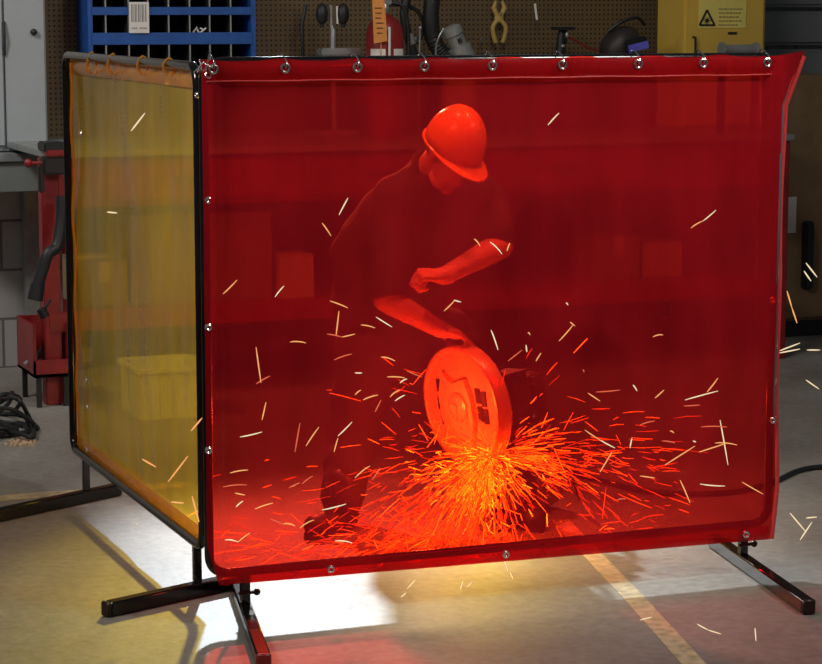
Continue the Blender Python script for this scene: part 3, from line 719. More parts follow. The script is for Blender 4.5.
for px in (213, 285, 357, 424, 492, 562, 638, 703, 767):
    p = Rp(px, 69+(px-213)*-.012, -.05)-ox; p.y = -.053; g_ = grommet(rc, p, Vector((0, -1, 0))); tie(rc, p, Vector((0, -1, 0)), 'brass')
for px, ys_ in ((208, (75, 200, 327, 450)), (772, (300, 420))):
    for py in ys_:
        p = Rp(px, py, -.04)-ox; p.y = -.046; grommet(rc, p, Vector((0, -1, 0)), .008)
for px in (330, 505, 745):
    p = Rp(px, 578-(px-215)*.083, -.08)-ox; p.y = -.088; grommet(rc, p, Vector((0, -1, 0)), .009)

# yellow screen (plane x = XE)
XE = (G(197, 594).x+G(86, 504).x)/2
yn = E(200, 300, XE).y; yf = E(70.5, 300, XE).y
zyt = (E(69, 58, XE).z+E(198, 63, XE).z)/2; zyb = (E(78, 462, XE).z+E(199, 533, XE).z)/2
oy = Vector((XE, (yn+yf)/2, 0))
yel = thing('welding_screen', 'narrow yellow transparent vinyl welding screen left of the red one', 'welding screen', oy)
bm = BM(); tube(bm, loopframe(yn-oy.y, yf-oy.y, zyb, zyt, fr, 'y'), fr, 12, cap=False); link_mesh('frame', bm, 'frame', yel)
for px, ly, e0, e1 in ((197, E(197, 560, XE).y, G(99, 604, .03), G(232, 575, .03)), (86, E(86, 480, XE).y, G(-12, 525, .03), G(130, 494, .03))):
    y_ = ly-oy.y; bm = BM(); sqtube(bm, (0, y_, .05), (0, y_, zyb), .028, .028); link_mesh('leg', bm, 'frame', yel)
    fd = (e0-e1).normalized(); lb_ = Vector((XE, ly, 0)); qa = lb_+fd*(e0-lb_).length; qb = lb_-fd*(e1-lb_).length
    f_ = foot(yel, qa, qb, oy)
    bm = BM(); e_ = qa-oy; e_.z = .027; sqtube(bm, e_, e_+Vector((fd.x, fd.y, 0))*.016, .047, .052); link_mesh('end_cap', bm, 'frame_edge', f_)
yb_ = lambda u: zyb-.02
def yflare(u, v, x, y, z):
    if v < .06: z += .0; 
    if v < .08 and u > .9: k_ = (1-v/.08)*(u-.9)/.1; x += .05*k_; z += .005*k_
    if v < .06 and u < .1: k_ = (1-v/.06)*(1-u/.1); x -= .05*k_
    return x, y, z
yc, _ = curtain('curtain', yel, yn-oy.y+.0, yf-oy.y+.035, zyt-.01, yb_, .026, .016, 8.7, 'y', yflare, 'yel', 90, 90)
hemstrip(yc, yn-oy.y+.02, yf-oy.y, lambda u: zyt-.02, lambda u: zyt-.075, .018, 'yelhem', 'y')
hemstrip(yc, yn-oy.y+.02, yf-oy.y-.0, lambda u: zyb+.055, lambda u: zyb-.0, .018, 'yelhem', 'y')
for y_ in (yn-oy.y+.022, yf-oy.y-.04):
    bm = BM(); tube(bm, [Vector((.012+.004*math.sin(j*.7), y_+.004*math.sin(j*.5), zyt-.03+(zyb+.05-zyt)*j/40)) for j in range(41)], .006, 8); link_mesh('side_seam', bm, 'yelhem', yc)
for px in (92, 113, 143, 169):
    p = E(px, 66, XE)-oy; p.x = .0
    bm = BM(); tube(bm, smoothpath([p+Vector((-.004, 0, -.03)), p+Vector((-.02, 0, 0)), Vector((-.0, p.y, zyt+.018)), p+Vector((.02, 0, 0)), p+Vector((.01, 0, -.03))]), .006, 6); link_mesh('tie', bm, 'yelhem', yc)
for py in (133, 380, 407, 450):
    p = E(82 if py < 200 else 88, py, XE)-oy; p.x = -.004; grommet(yc, p, Vector((-1, 0, 0)), .007)
p = E(202, 95, XE)-oy; p.x = -.018; grommet(yc, p, Vector((-1, 0, 0)), .007)
# torn tie cluster at the corner
cb = S(204, 66, SR-.055)
bm = BM()
random.seed(11)
for i in range(5):
    a_ = cb+Vector((random.uniform(-.02, .03), 0, random.uniform(-.02, .03))); tube(bm, smoothpath([a_, a_+Vector((random.uniform(-.02, .02), -.02, random.uniform(-.04, .02))), a_+Vector((random.uniform(-.03, .04), 0, random.uniform(-.05, .03)))], 4), .0018, 6)
tag(link_mesh('plastic_tie', bm, 'brass'), 'shiny ties knotting the two screens together at their top corner', 'ties')

# ------------------------------------------------------------------ cut-off saw
SY = 8.72
cw = c(463, 406, SY)
nr = Vector((-.79, -.585, -.11)).normalized()          # view frame
upv = (Vector((-.14, 0, 1))-nr*nr.dot(Vector((-.14, 0, 1)))).normalized(); sdv = upv.cross(nr).normalized()
saw = thing('cut_off_saw', 'cut-off saw with a large pale round wheel guard held by the worker', 'saw', v2r(cw), -A)
mw = basis(Vector((0, 0, 0)), sdv, upv, nr)           # local: x side, y up, z normal
RG = .236
def sawpart(name, bm, m_, parent=saw): 
    bmesh.ops.transform(bm, matrix=mw, verts=bm.verts); bmesh.ops.recalc_face_normals(bm, faces=bm.faces); return link_mesh(name, bm, m_, parent)
bm = BM(); lathe(bm, [(.0005, .0), (RG-.018, .0), (RG-.016, -.05), (.0005, -.05)], 64); gd = sawpart('wheel_guard', bm, 'guard')
bm = BM(); lathe(bm, [(RG-.018, -.055), (RG, -.05), (RG, .008), (RG-.004, .014), (RG-.014, .014), (RG-.018, .008), (RG-.018, -.055)], 64, cap=False); sawpart('rim', bm, 'guardrim', gd)
# raised centre plate
t_ = bmesh.new(); pl = [(-.085, -.12), (-.12, -.05), (-.125, .04), (-.085, .13), (-.03, .09), (.045, .11), (.075, .04), (.08, -.05), (.05, -.14)]
vs = [t_.verts.new((x_, y_, 0.002)) for x_, y_ in pl]; f_ = t_.faces.new(vs)
ex = bmesh.ops.extrude_face_region(t_, geom=[f_]); bmesh.ops.translate(t_, vec=(0, 0, .018), verts=[v for v in ex['geom'] if isinstance(v, bmesh.types.BMVert)])
bm = BM(); merge(bm, t_); sawpart('centre_plate', bm, 'guard', gd)
bm = BM(); lathe(bm, [(.055, .02), (.055, .03), (.045, .036), (.02, .038), (.018, .05), (.001, .05)], 28); sawpart('hub', bm, 'guardrim', gd)
for (xa, ya) in ((.09, .015), (.125, .005), (.092, -.055), (.127, -.062)):
    bm = BM(); box(bm, xa-.0, xa+.03, ya, ya+.06, .0005, .005, .001); sawpart('vent_slot', bm, 'tooldark', gd)
for (xa, ya, hh) in ((-.155, -.02, .05), (-.145, -.08, .05), (-.150, .05, .05)):
    bm = BM(); box(bm, xa, xa+.022, ya, ya+hh, .0005, .005, .001); sawpart('vent_slot', bm, 'tooldark', gd)
bm = BM(); lathe(bm, [(.0005, -.058), (.205, -.058), (.205, -.062), (.0005, -.062)], 64)
bmesh.ops.translate(bm, vec=(.005, -.045, 0), verts=bm.verts); sawpart('cutting_wheel', bm, 'tooldark')
bm = BM(); box(bm, -.07, .09, -.09, .09, -.30, -.066, .025); box(bm, -.05, .07, -.11, -.06, -.28, -.1, .02); mb = sawpart('motor_body', bm, 'tooldark')
bm = BM(); lathe(bm, [(.06, 0), (.065, .01), (.065, .05), (.04, .06)], 20, Matrix.Translation((0, 0, -.365))); sawpart('recoil_cover', bm, 'tooldark', mb)
for i in range(5):
    bm = BM(); box(bm, -.072, .092, -.07+i*.03, -.062+i*.03, -.303, -.09, .003); sawpart('cooling_fin', bm, 'tooldark', mb)
# handles in the view frame
hp = c(460, 338, 8.74)-cw
bm = BM(); tube(bm, smoothpath([c(498, 375, 8.86)-cw, c(492, 347, 8.80)-cw, c(478, 336, 8.76)-cw, hp, c(446, 339, 8.78)-cw, c(441, 350, 8.86)-cw, c(452, 376, 8.9)-cw]), .013, 10); link_mesh('front_handle', bm, 'black', saw)
bm = BM(); tube(bm, smoothpath([c(500, 385, 8.92)-cw, c(530, 372, 9.0)-cw, c(542, 392, 9.02)-cw, c(535, 420, 8.98)-cw, c(512, 425, 8.9)-cw]), .016, 10); link_mesh('rear_handle', bm, 'black', saw)
bm = BM(); tube(bm, smoothpath([c(540, 400, 9.02)-cw, c(556, 430, 9.0)-cw, c(570, 470, 9.0)-cw, G(575, 476, .012)*0+c(580, 500, 8.98)-cw]), .007, 8); link_mesh('power_cord', bm, 'black', saw)
# workpiece
wp = v2r(c(492, 470, 8.72)); 
t = thing('steel_pipe', 'steel pipe lying on the floor under the saw wheel', 'pipe', (wp.x, wp.y, 0))
pa = Vector((-.03, -.03, .085)); pb = Vector((.36, .30, .085))
bm = BM(); tube(bm, [pa, pb], .085, 28, cap=False); tube(bm, [pa, pb], .075, 28, cap=False)
link_mesh('pipe_wall', bm, 'galv', t)
bm = BM()
for p_ in (pa, pb):
    d = (pb-pa).normalized(); x, y = frame_of(d); r1 = []; r2_ = []
    for k_ in range(28):
        a = 2*PI*k_/28; r1.append(bm.verts.new(p_+(x*math.cos(a)+y*math.sin(a))*.085)); r2_.append(bm.verts.new(p_+(x*math.cos(a)+y*math.sin(a))*.075))
    for k_ in range(28): bm.faces.new((r1[k_], r1[(k_+1) % 28], r2_[(k_+1) % 28], r2_[k_]))
link_mesh('cut_end', bm, 'steel', t)

# ------------------------------------------------------------------ the worker
PB = c(420, 512, 9.0); PB.z = 0
per_o = PB
def pc(px, py, Y): return c(px, py, Y)-PB
def flo(px, py, z=0.0):
    d = ray(px, py); tt_ = (z-CH)/d.z; return Vector((d.x*tt_, d.y*tt_, z))-PB
# head frame
hd = Vector((.68, -.73, 0)).normalized(); ph = math.radians(33)
fwd = hd*math.cos(ph)-Vector((0, 0, 1))*math.sin(ph); upw = hd*math.sin(ph)+Vector((0, 0, 1))*math.cos(ph)
roll = Matrix.Rotation(math.radians(1), 3, fwd); upw = roll @ upw
side = fwd.cross(upw).normalized()
hc = pc(451, 152, 8.74)
def hl(x, y, z): return hc+side*x+fwd*y+upw*z
neck = pc(428, 172, 8.92)
shR = pc(396, 196, 8.90); shL = pc(486, 200, 8.98)
elR = pc(386, 299, 8.80); elL = pc(500, 246, 8.86)
wrR = pc(440, 329, 8.74); wrL = pc(444, 276, 8.66)
chest = pc(432, 235, 8.98); belly = pc(405, 290, 9.10); pelvis = pc(395, 330, 9.16)
hipR = pc(370, 345, 9.15); hipL = pc(445, 340, 9.14)
knR = pc(352, 432, 9.02); knL = pc(505, 415, 9.02)
anR = flo(342, 506, .09); anL = flo(517, 498, .09)
bm = BM()
# torso core
def chain(bm, pts, rs):
    for i in range(len(pts)-1): cap_(bm, pts[i], pts[i+1], rs[i], rs[i+1])
chain(bm, [neck, chest, belly, pelvis], [.065, .125, .12, .12])
chain(bm, [neck, hl(0, -.03, -.03)], [.062, .06])
cap_(bm, shR, shL, .07, .07)
chain(bm, [shR, elR, wrR], [.062, .052, .035]); chain(bm, [shL, elL, wrL], [.062, .052, .035])
# forearm bellies
for e_, w_ in ((elR, wrR), (elL, wrL)):
    cap_(bm, e_*.9+w_*.1, e_*.55+w_*.45, .052, .046)
chain(bm, [hipR, knR, anR], [.09, .062, .045]); chain(bm, [hipL, knL, anL], [.09, .062, .045]); cap_(bm, hipR, hipL, .09, .09)
# feet inside boots
for an, tv in ((anR, Vector((-.55, -.83, 0))), (anL, Vector((.35, -.93, 0)))): cap_(bm, an+Vector((0, 0, -.03)), an+tv*.13+Vector((0, 0, -.05)), .035, .025)
# head
ell(bm, hl(0, -.01, .035), .076, .097, .088, side, fwd, upw, 28, 20)
ell(bm, hl(0, .022, -.055), .060, .068, .098, side, fwd, upw, 24, 16)
ell(bm, hl(0, .056, -.128), .034, .030, .026, side, fwd, upw)      # chin
for k_ in (-1, 1):
    ell(bm, hl(.045*k_, .03, -.10), .02, .045, .036, side, fwd, upw)  # jaw
    ell(bm, hl(.038*k_, .066, -.015), .022, .02, .018, side, fwd, upw)  # cheek
    ell(bm, hl(.080*k_, -.012, -.008), .010, .020, .033, side, fwd, upw) # ear
    ell(bm, hl(.084*k_, -.018, .008), .007, .024, .016, side, fwd, upw)
    ell(bm, hl(.030*k_, .083, .030), .022, .010, .008, side, fwd, upw)  # brow
cap_(bm, hl(0, .088, .015), hl(0, .113, -.028), .009, .014)
for k_ in (-1, 1): ell(bm, hl(.012*k_, .103, -.030), .009, .011, .008, side, fwd, upw)
ell(bm, hl(0, .088, -.072), .024, .010, .006, side, fwd, upw); ell(bm, hl(0, .086, -.086), .022, .010, .007, side, fwd, upw)
# hands
def hand(bm, w_, dirv, pn, tside, curls, spread=.0, sc=1.0):
    # w_ wrist, dirv palm direction, pn palm normal (towards the gripped thing), tside +1/-1 thumb side
    d = dirv.normalized(); n_ = (pn-d*pn.dot(d)).normalized(); s_ = d.cross(n_).normalized()*tside
    ell(bm, w_+d*.045*sc, .043*sc, .050*sc, .020*sc, s_, d, n_)
    cap_(bm, w_-d*.02, w_+d*.02, .027*sc, .028*sc)
    for i in range(4):
        o_ = (.033-.022*i)*sc; ln = (.040, .045, .042, .033)[i]*sc
        p = w_+d*(.083-.004*abs(i-1))*sc+s_*o_; a = curls[0]
        r_ = (.0105, .011, .0105, .0092)[i]*sc
        cap_(bm, w_+d*.05*sc+s_*o_*.9, p, .013*sc, r_+.001)
        for j, (k_, cl_) in enumerate(((1.0, curls[1]), (.68, curls[2]), (.5, 0))):
            q = p+(d*math.cos(a)+n_*math.sin(a)+s_*spread*(1.5-i)*.1)*ln*k_
            cap_(bm, p, q, r_, r_*.9); p = q; r_ *= .9; a += cl_
    b0_ = w_+d*.02*sc+s_*.03*sc+n_*.008; b1_ = b0_+(d*.6+s_*.65+n_*.5).normalized()*.042*sc; b2_ = b1_+(d*.45+n_*.85-s_*.15).normalized()*.032*sc; b3_ = b2_+(d*.3+n_*.6-s_*.6).normalized()*.026*sc
    cap_(bm, b0_, b1_, .017*sc, .0135*sc); cap_(bm, b1_, b2_, .0135*sc, .012*sc); cap_(bm, b2_, b3_, .012*sc, .0095*sc)
dR = (hp+cw-PB)-wrR
hand(bm, wrR, (pc(462, 335, 8.73)-wrR).normalized()+Vector((0, 0, -.05)), Vector((.1, -.25, -1)), 1, (.45, 1.2, 1.0), sc=1.1)
hand(bm, wrL, Vector((-.95, -.15, .10)), Vector((.1, .25, -1)), -1, (1.1, 1.4, .9), sc=1.12)
body = link_mesh('person', bm, 'skin'); body.location = v2r(PB); body.rotation_euler = (0, 0, -A)
tag(body, 'person in orange hard hat and dark clothes bending over a cut-off saw', 'person')
remesh(body, .0052, 2)
for k_ in (-1, 1):
    bm = BM(); ell(bm, hl(.030*k_, .075, .010), .012, .012, .010, side, fwd, upw, 14, 10); link_mesh('eye', bm, 'eye', body)
# hair
bm = BM(); ell(bm, hl(0, -.025, .01), .082, .092, .085, side, fwd, upw, 28, 20)
dl = [v for v in bm.verts if (v.co-hl(0, 0, 0)).dot(fwd) > .03 or (v.co-hl(0, 0, 0)).dot(upw) < -.055]
bmesh.ops.delete(bm, geom=dl, context='VERTS'); link_mesh('hair', bm, 'hair', body)
# hard hat
bm = BM(); t_ = bmesh.new(); bmesh.ops.create_uvsphere(t_, u_segments=40, v_segments=24, radius=1)
dl = [v for v in t_.verts if v.co.z < -.05]; bmesh.ops.delete(t_, geom=dl, context='VERTS')
for v in t_.verts:
    x_, y_, z_ = v.co; rid = max(0, 1-abs(x_)/.16)*.015*max(0, z_)
    v.co = Vector((x_*.106*(1+rid), y_*.132*(1+rid), z_*.168*(1+rid)))
merge(bm, t_, basis(hl(0, .0, .028), side, fwd, upw)); hat = link_mesh('hard_hat', bm, 'hat', body)
sm = hat.modifiers.new('t', 'SOLIDIFY'); sm.thickness = .003
bm = BM(); t_ = bmesh.new(); n_ = 48; r0 = []; r1 = []; r2_ = []; r3_ = []
for k_ in range(n_):
    a = 2*PI*k_/n_; ca_, sa_ = math.cos(a), math.sin(a)
    ext = .010+(.050*max(0, sa_)**1.3)
    r0.append(t_.verts.new((ca_*.104, sa_*.130, -.006))); rx = .112+ext*(.35 if sa_ > 0 else 1); 
    drop = -.010-.016*max(0, sa_)
    r1.append(t_.verts.new((ca_*(.106+ext*.30), sa_*(.132+ext), drop)))
    r2_.append(t_.verts.new((ca_*(.106+ext*.30), sa_*(.132+ext), drop-.004)))
    r3_.append(t_.verts.new((ca_*.102, sa_*.128, -.012)))
for A_, B_ in ((r0, r1), (r1, r2_), (r2_, r3_), (r3_, r0)):
    for k_ in range(n_): t_.faces.new((A_[k_], A_[(k_+1) % n_], B_[(k_+1) % n_], B_[k_]))
bmesh.ops.recalc_face_normals(t_, faces=t_.faces)
merge(bm, t_, basis(hl(0, 0, .028), side, fwd, upw)); link_mesh('brim', bm, 'hat', hat)
# shirt
bm = BM()
chain(bm, [neck*.7+chest*.3, chest, belly, pelvis], [.11, .168, .170, .165])
cap_(bm, shR*.8+shL*.2, shL*.85+shR*.15, .105, .10); cap_(bm, shR*.75+shL*.25, belly, .13, .16); cap_(bm, shL*.8+shR*.2, belly, .12, .15)
cap_(bm, neck+Vector((-.02, .04, -.02)), chest, .080, .15); cap_(bm, neck+Vector((-.01, .03, -.01)), shR, .055, .085)
cap_(bm, pc(378, 235, 9.08), pc(365, 300, 9.14), .12, .14); cap_(bm, pc(400, 195, 8.98), pc(368, 262, 9.1), .085, .12)
chain(bm, [shR, elR*.86+shR*.14], [.080, .078]); chain(bm, [neck+Vector((-.02, .05, -.03)), pc(385, 212, 9.02), pc(364, 255, 9.1)], [.06, .10, .135]); chain(bm, [shL, elL*.85+shL*.15], [.08, .066])
sh_ = link_mesh('shirt', bm, 'shirt', body); remesh(sh_, .011, 3, .007, 7)
bm = BM(); x, y = frame_of((hl(0, 0, 0)-neck)); q = neck*.72+hl(0, -.03, -.03)*.28
tube(bm, [q+(x*math.cos(a)+y*math.sin(a))*.074 for a in [k_*2*PI/20 for k_ in range(21)]], .014, 8, cap=False); link_mesh('collar', bm, 'shirt', sh_)
# sleeve hems
for e_, s0, r_ in ((elR, shR, .083), (elL, shL, .07)):
    d = (e_-s0).normalized(); x, y = frame_of(d); q = e_*.9+s0*.1
    bm = BM(); tube(bm, [q+(x*math.cos(a)+y*math.sin(a))*r_ for a in [k_*2*PI/20 for k_ in range(21)]], .007, 6, cap=False); link_mesh('sleeve_hem', bm, 'shirt', sh_)
# trousers
bm = BM()
chain(bm, [pelvis, pc(395, 345, 9.16)], [.172, .165]); cap_(bm, hipR, hipL, .14, .13)
chain(bm, [hipR, knR, anR+Vector((0, 0, .03))], [.135, .098, .08]); chain(bm, [hipL, knL, anL+Vector((0, 0, .03))], [.13, .095, .078])
tr_ = link_mesh('trousers', bm, 'jeans', body); remesh(tr_, .012, 3, .008, 6)
# boots
for an, tv in ((anR, Vector((-.55, -.83, 0)).normalized()), (anL, Vector((.35, -.93, 0)).normalized())):
    sdv_ = Vector((-tv.y, tv.x, 0)); bm = BM()
    cap_(bm, an+Vector((0, 0, .09)), an+Vector((0, 0, -.03)), .056, .054)
    ell(bm, an+tv*.09+Vector((0, 0, -.045)), .050, .13, .048, sdv_, tv, Vector((0, 0, 1))); ell(bm, an+tv*.16+Vector((0, 0, -.045)), .050, .065, .044, sdv_, tv, Vector((0, 0, 1)))
    ell(bm, an-tv*.03+Vector((0, 0, -.045)), .046, .06, .05, sdv_, tv, Vector((0, 0, 1)))
    for v in bm.verts: v.co.z = max(v.co.z, .012)
    bt = link_mesh('boot', bm, 'boot', body); remesh(bt, .008, 2)
    bm = BM(); t_ = bmesh.new(); vs = [t_.verts.new(an+tv*(.08+.155*math.sin(a))+sdv_*(.053*math.cos(a))-Vector((0, 0, an.z))) for a in [k_*2*PI/28 for k_ in range(28)]]
    f_ = t_.faces.new(vs); ex = bmesh.ops.extrude_face_region(t_, geom=[f_]); bmesh.ops.translate(t_, vec=(0, 0, .022), verts=[v for v in ex['geom'] if isinstance(v, bmesh.types.BMVert)])
    bmesh.ops.recalc_face_normals(t_, faces=t_.faces); merge(bm, t_); link_mesh('sole', bm, 'black', bt)

# ------------------------------------------------------------------ sparks
def sliver(bm, p0, p1, r_, bend=0):
    mid = (p0+p1)/2+Vector((0, 0, bend)); tube(bm, [p0, mid, p1], [r_*.45, r_, r_*.55], 5)
ORG = c(491, 456, 8.62)
random.seed(21)
sh = [BM(), BM(), BM()]
def vel():
    k_ = random.random()
    if k_ < .68:   # main jet, down and to the camera, left
        a = random.gauss(math.radians(-116), .42); v = random.uniform(1.4, 5.2); vz = random.gauss(-1.3, 1.0)
    elif k_ < .88:   # fan right
        a = random.gauss(math.radians(-18), .55); v = random.uniform(1.5, 7); vz = random.gauss(.1, .8)
    else:
        a = random.uniform(-PI, PI); v = random.uniform(.6, 5); vz = random.gauss(.6, 1.2)
    return Vector((math.cos(a)*v, math.sin(a)*v*.75, vz))
n_s = 0
while n_s < 2300:
    v = vel(); p = ORG.copy(); T = abs(random.gauss(0, .14))+.01; st = .006; tt_ = 0; ok = True
    while tt_ < T:
        p = p+v*st; v.z -= 9.8*st; tt_ += st
        if p.z < .006: p.z = .006; v.z = abs(v.z)*random.uniform(.15, .6); v.x += random.gauss(0, .6); v.y += random.gauss(0, .6)
    if random.random() < .35: v = v+Vector((random.gauss(0, 1.6), random.gauss(0, .5), random.gauss(0, 1.6)))
    # stay behind the red screen plane
    pr = v2r(p)
    if pr.y < SR+.50 or pr.x < XL+.22 or pr.x > XR-.02: continue
    d = v.normalized(); ln = random.uniform(.018, .09)*(1 if random.random() < .85 else 1.7)
    q = p+d*ln
    if q.z < .003: q.z = .003
    dist = (p-ORG).length; rr3 = random.random()
    k_ = 0 if (dist < .26 and rr3 < .55) or rr3 < .04 else (1 if rr3 < .5 else 2)
    sliver(sh[k_], v2r(p), v2r(q), random.uniform(.0008, .0019) if dist > .3 else random.uniform(.001, .002), random.uniform(-.003, .003)); n_s += 1
# tight hot core
core = BM()
for i in range(330):
    a = random.gauss(math.radians(-125), .7); rad = abs(random.gauss(0, .13)); p = ORG+Vector((math.cos(a)*rad, math.sin(a)*rad*.4, -abs(random.gauss(0, .08))-.01+random.gauss(0, .03)))
    if p.z < .005: p.z = .005
    d = (p-ORG).normalized()+Vector((random.gauss(0, .5), random.gauss(0, .2), random.gauss(0, .5))); q = p+d.normalized()*random.uniform(.01, .05)
    q.z = max(q.z, .004); sliver(core, v2r(p), v2r(q), random.uniform(.001, .0020))
bm = sh[0]; o = link_mesh('spark_shower', bm, 's_hot', smooth=False); tag(o, 'dense shower of yellow-hot sparks spraying from under the saw wheel', 'sparks', kind='stuff')
o2 = link_mesh('orange_sparks', sh[1], 's_mid', o, smooth=False); o3 = link_mesh('fading_sparks', sh[2], 's_dim', o, smooth=False)
o4 = link_mesh('white_hot_core', core, 's_core', o, smooth=False); o4['kind'] = 'stuff'
o2['kind'] = 'stuff'; o3['kind'] = 'stuff'
# individually visible sparks; y distance decides
def spark(x0, y0, x1, y1, Y, m_, label, group, r_=.0024, bend=.0):
    a = c(x0, y0, Y); b_ = c(x1, y1, Y+random.uniform(-.02, .02))
    if (a-b_).length < .012: b_ = a+Vector((.008, 0, .010))
    a = v2r(a); b_ = v2r(b_); mid = (a+b_)/2; bm = BM(); a -= mid; b_ -= mid
    m2 = Vector((0, 0, bend)); tube(bm, [a, a*.5+m2*.8, m2, b_*.5+m2*.8, b_], [r_*.5, r_, r_, r_*.9, r_*.5], 6)
    o = link_mesh('spark', bm, m_, loc=mid); tag(o, label, 'spark', group); return o
YEL_ = [(131, 131, 145, 113, 's_pale'), (107, 212, 117, 213, 's_pale'), (168, 482, 188, 456, 's_pale2'), (142, 459, 156, 467, 's_pale2'), (192, 496, 199, 522, 's_pale2'), (171, 502, 184, 503, 's_pale2'), (191, 431, 202, 418, 's_pale2')]
for x0, y0, x1, y1, m_ in YEL_:
    Yd = (E((x0+x1)/2, 300, XE-.12)); Yd = Yd.x*SA+Yd.y*CA
    spark(x0, y0, x1, y1, Yd, m_, 'short bright spark flying in front of the yellow curtain', 'sparks before the yellow curtain', .003)
RL = [(348, 198, 339, 215), (322, 223, 331, 236), (548, 125, 559, 113), (691, 228, 703, 221), (703, 221, 716, 210), (223, 294, 237, 280), (275, 297, 284, 286), (474, 239, 480, 246), (490, 242, 502, 254), (507, 251, 510, 243), (566, 303, 568, 305), (444, 311, 455, 300), (454, 300, 461, 302),
 (330, 301, 348, 308), (336, 336, 339, 311), (327, 334, 342, 337), (342, 337, 355, 334), (361, 325, 375, 328), (376, 317, 392, 327), (334, 360, 352, 354), (381, 357, 395, 361), (355, 373, 362, 373), (290, 342, 306, 343), (407, 371, 422, 377), (387, 377, 405, 378), (400, 383, 407, 379), (363, 400, 378, 395), (375, 412, 381, 400), (390, 397, 400, 390), (395, 401, 405, 395), (355, 395, 361, 390),
 (295, 452, 300, 423), (306, 446, 319, 427), (338, 436, 352, 422), (334, 452, 338, 438), (302, 484, 313, 476), (290, 487, 298, 483), (322, 510, 346, 504), (355, 478, 370, 466), (372, 480, 380, 468), (300, 528, 314, 520), (335, 541, 352, 543),
 (256, 347, 261, 383), (256, 384, 270, 376), (262, 420, 266, 402), (240, 437, 262, 432), (230, 473, 248, 470), (223, 487, 247, 485), (235, 493, 245, 495), (236, 507, 243, 501), (255, 509, 273, 503), (270, 519, 283, 524), (283, 524, 295, 526), (225, 540, 238, 542), (238, 542, 250, 533), (289, 488, 300, 483),
 (559, 341, 573, 325), (570, 322, 575, 326), (653, 337, 663, 335), (508, 361, 522, 350), (536, 361, 541, 353), (526, 345, 527, 352), (491, 330, 498, 350), (583, 370, 584, 372), (528, 333, 530, 335), (633, 385, 637, 391),
 (588, 393, 600, 401), (596, 392, 620, 390), (655, 398, 664, 390), (685, 400, 718, 391), (707, 392, 718, 378), (684, 406, 700, 405), (699, 452, 727, 443), (720, 420, 728, 465), (715, 443, 737, 445), (701, 427, 727, 427), (585, 430, 600, 440), (600, 440, 615, 448), (600, 472, 612, 452), (662, 441, 675, 443), (665, 465, 695, 446), (630, 448, 632, 438), (640, 476, 655, 478), (617, 500, 626, 499), (680, 480, 690, 503), (700, 484, 725, 486), (742, 482, 763, 494), (640, 425, 655, 421), (670, 431, 674, 433), (693, 441, 696, 442)]
for i, (x0, y0, x1, y1) in enumerate(RL):
    q = S((x0+x1)/2, (y0+y1)/2, SR-random.uniform(.10, .22)); Yd = q.x*SA+q.y*CA
    m_ = ('s_pale2', 's_pale', 's_pale2', 's_pale3')[i % 4] if y0 > 330 else ('s_pale', 's_pale2')[i % 2]
    reg = 'upper' if y0 < 330 else ('lower left' if x0 < 425 else 'lower right')
    spark(x0, y0, x1, y1, Yd, m_, 'short glowing spark flying before the %s of the red curtain' % reg, 'sparks before the %s of the red curtain' % reg, .0022, random.uniform(-.002, .004))
for (x0, y0, x1, y1) in [(806, 263, 817, 277), (804, 271, 811, 281), (787, 291, 792, 308), (792, 308, 797, 323), (779, 351, 800, 343), (779, 353, 800, 349), (807, 350, 820, 350), (806, 380, 819, 389), (774, 502, 779, 493), (790, 513, 806, 532), (800, 540, 812, 522), (806, 518, 817, 517)]:
    Yd = 8.25
    spark(x0, y0, x1, y1, Yd, 's_pale2' if x1 in (792, 797) else 's_pale', 'white-hot spark in the air right of the red curtain', 'sparks right of the red curtain', .0026)
for (x0, y0, x1, y1) in [(697, 624, 708, 630), (708, 630, 721, 634), (755, 628, 756, 641), (407, 589, 415, 580), (401, 597, 406, 593), (460, 590, 463, 581), (467, 587, 472, 582), (503, 556, 508, 572), (510, 572, 513, 579), (337, 311+258, 338, 574), (136, 523, 138, 525), (640, 620, 652, 617)]:
    g = G((x0+x1)/2, max(y0, y1)+3); Yd = g.x*SA+g.y*CA
    spark(x0, y0, x1, y1, Yd, 's_pale', 'small bright spark just above the floor under the curtains', 'sparks over the floor in front', .002)

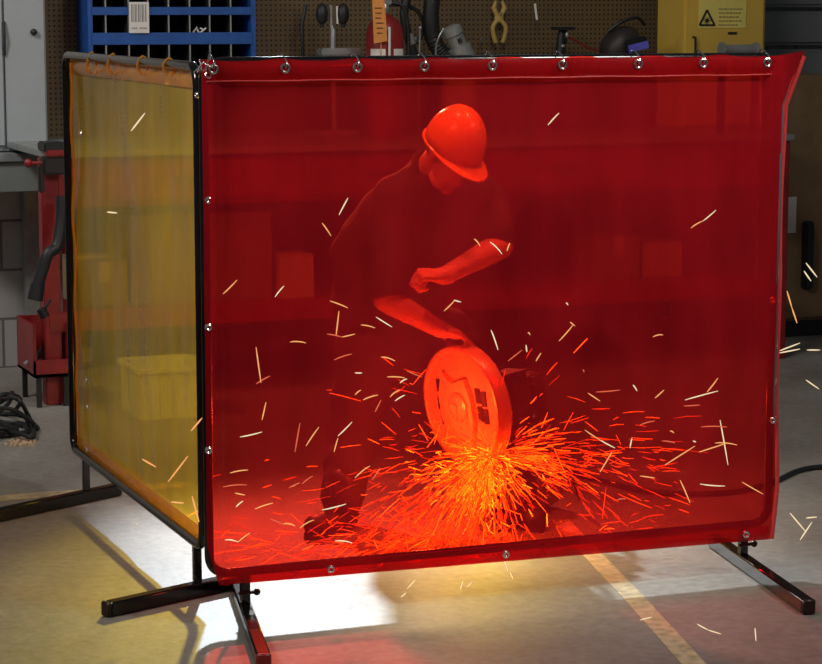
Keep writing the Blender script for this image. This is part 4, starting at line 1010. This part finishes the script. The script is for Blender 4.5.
# ------------------------------------------------------------------ lights
def area(name, loc, tgt, size, power, col, shape='DISK', spread=PI):
    l = bpy.data.lights.new(name, 'AREA'); l.shape = shape; l.size = size; l.energy = power; l.color = col; l.spread = spread
    o = bpy.data.objects.new(name, l); COL.objects.link(o); o.location = loc
    o.rotation_euler = (Vector(tgt)-Vector(loc)).to_track_quat('-Z', 'Y').to_euler(); return o
def vr(x, y, z): return v2r(Vector((x, y, z)))
def spot(name, loc, tgt, power, col, ang, blend, size):
    l = bpy.data.lights.new(name, 'SPOT'); l.energy = power; l.color = col; l.spot_size = math.radians(ang); l.spot_blend = blend; l.shadow_soft_size = size
    o = bpy.data.objects.new(name, l); COL.objects.link(o); o.location = loc
    o.rotation_euler = (Vector(tgt)-Vector(loc)).to_track_quat('-Z', 'Y').to_euler(); return o
spot('shop_floodlight', vr(-.72, 12.0, 2.65), vr(.1, 7.3, 0), 1300, (.84, .94, 1.0), 44, .8, .07)
area('overhead_fill', vr(-3.2, 5.2, 4.2), vr(.3, 8.2, 1.3), 1.2, 26, (1, .95, .90), spread=math.radians(80))
area('overhead_fill', vr(3.0, 6.0, 4.2), vr(.3, 8.2, 1.3), 1.0, 22, (1, .95, .90), spread=math.radians(80))
area('overhead_fill', vr(.5, 10.2, 4.0), vr(.5, 12.6, .9), 1.2, 30, (1, .93, .82))  # unseen fill, added to lift the bench, shelf and back wall
area('overhead_fill', vr(-3.4, 10.0, 3.6), vr(-2.6, 12.6, .8), .8, 26, (1, .96, .92), spread=math.radians(110))  # added fill out of view, brightens the left wall and cabinet
spot('worker_fill', vr(-.7, 8.2, 4.3), vr(.1, 8.75, 1.2), 480, (1, .93, .82), 34, .7, .12)  # added spot from the left to brighten the worker, not a real lamp
spot('worker_fill', vr(.9, 8.1, 4.3), vr(.15, 8.75, 1.3), 380, (1, .93, .82), 30, .7, .12)  # its partner on the right, likewise added to brighten the worker
l = bpy.data.lights.new('spark_light', 'POINT'); l.energy = 11; l.color = (1, .66, .28); l.shadow_soft_size = .05
o = bpy.data.objects.new('spark_light', l); COL.objects.link(o); o.location = v2r(cw+nr*.27+Vector((.08, 0, .02)))
w_ = bpy.data.worlds.new('world'); SC.world = w_; w_.use_nodes = True
w_.node_tree.nodes['Background'].inputs['Color'].default_value = (.80, .88, 1, 1); w_.node_tree.nodes['Background'].inputs['Strength'].default_value = .075
SC.view_settings.view_transform = 'Standard'; SC.view_settings.look = 'None'; SC.view_settings.exposure = 0; SC.view_settings.gamma = 1
SC.view_settings.use_curve_mapping = False
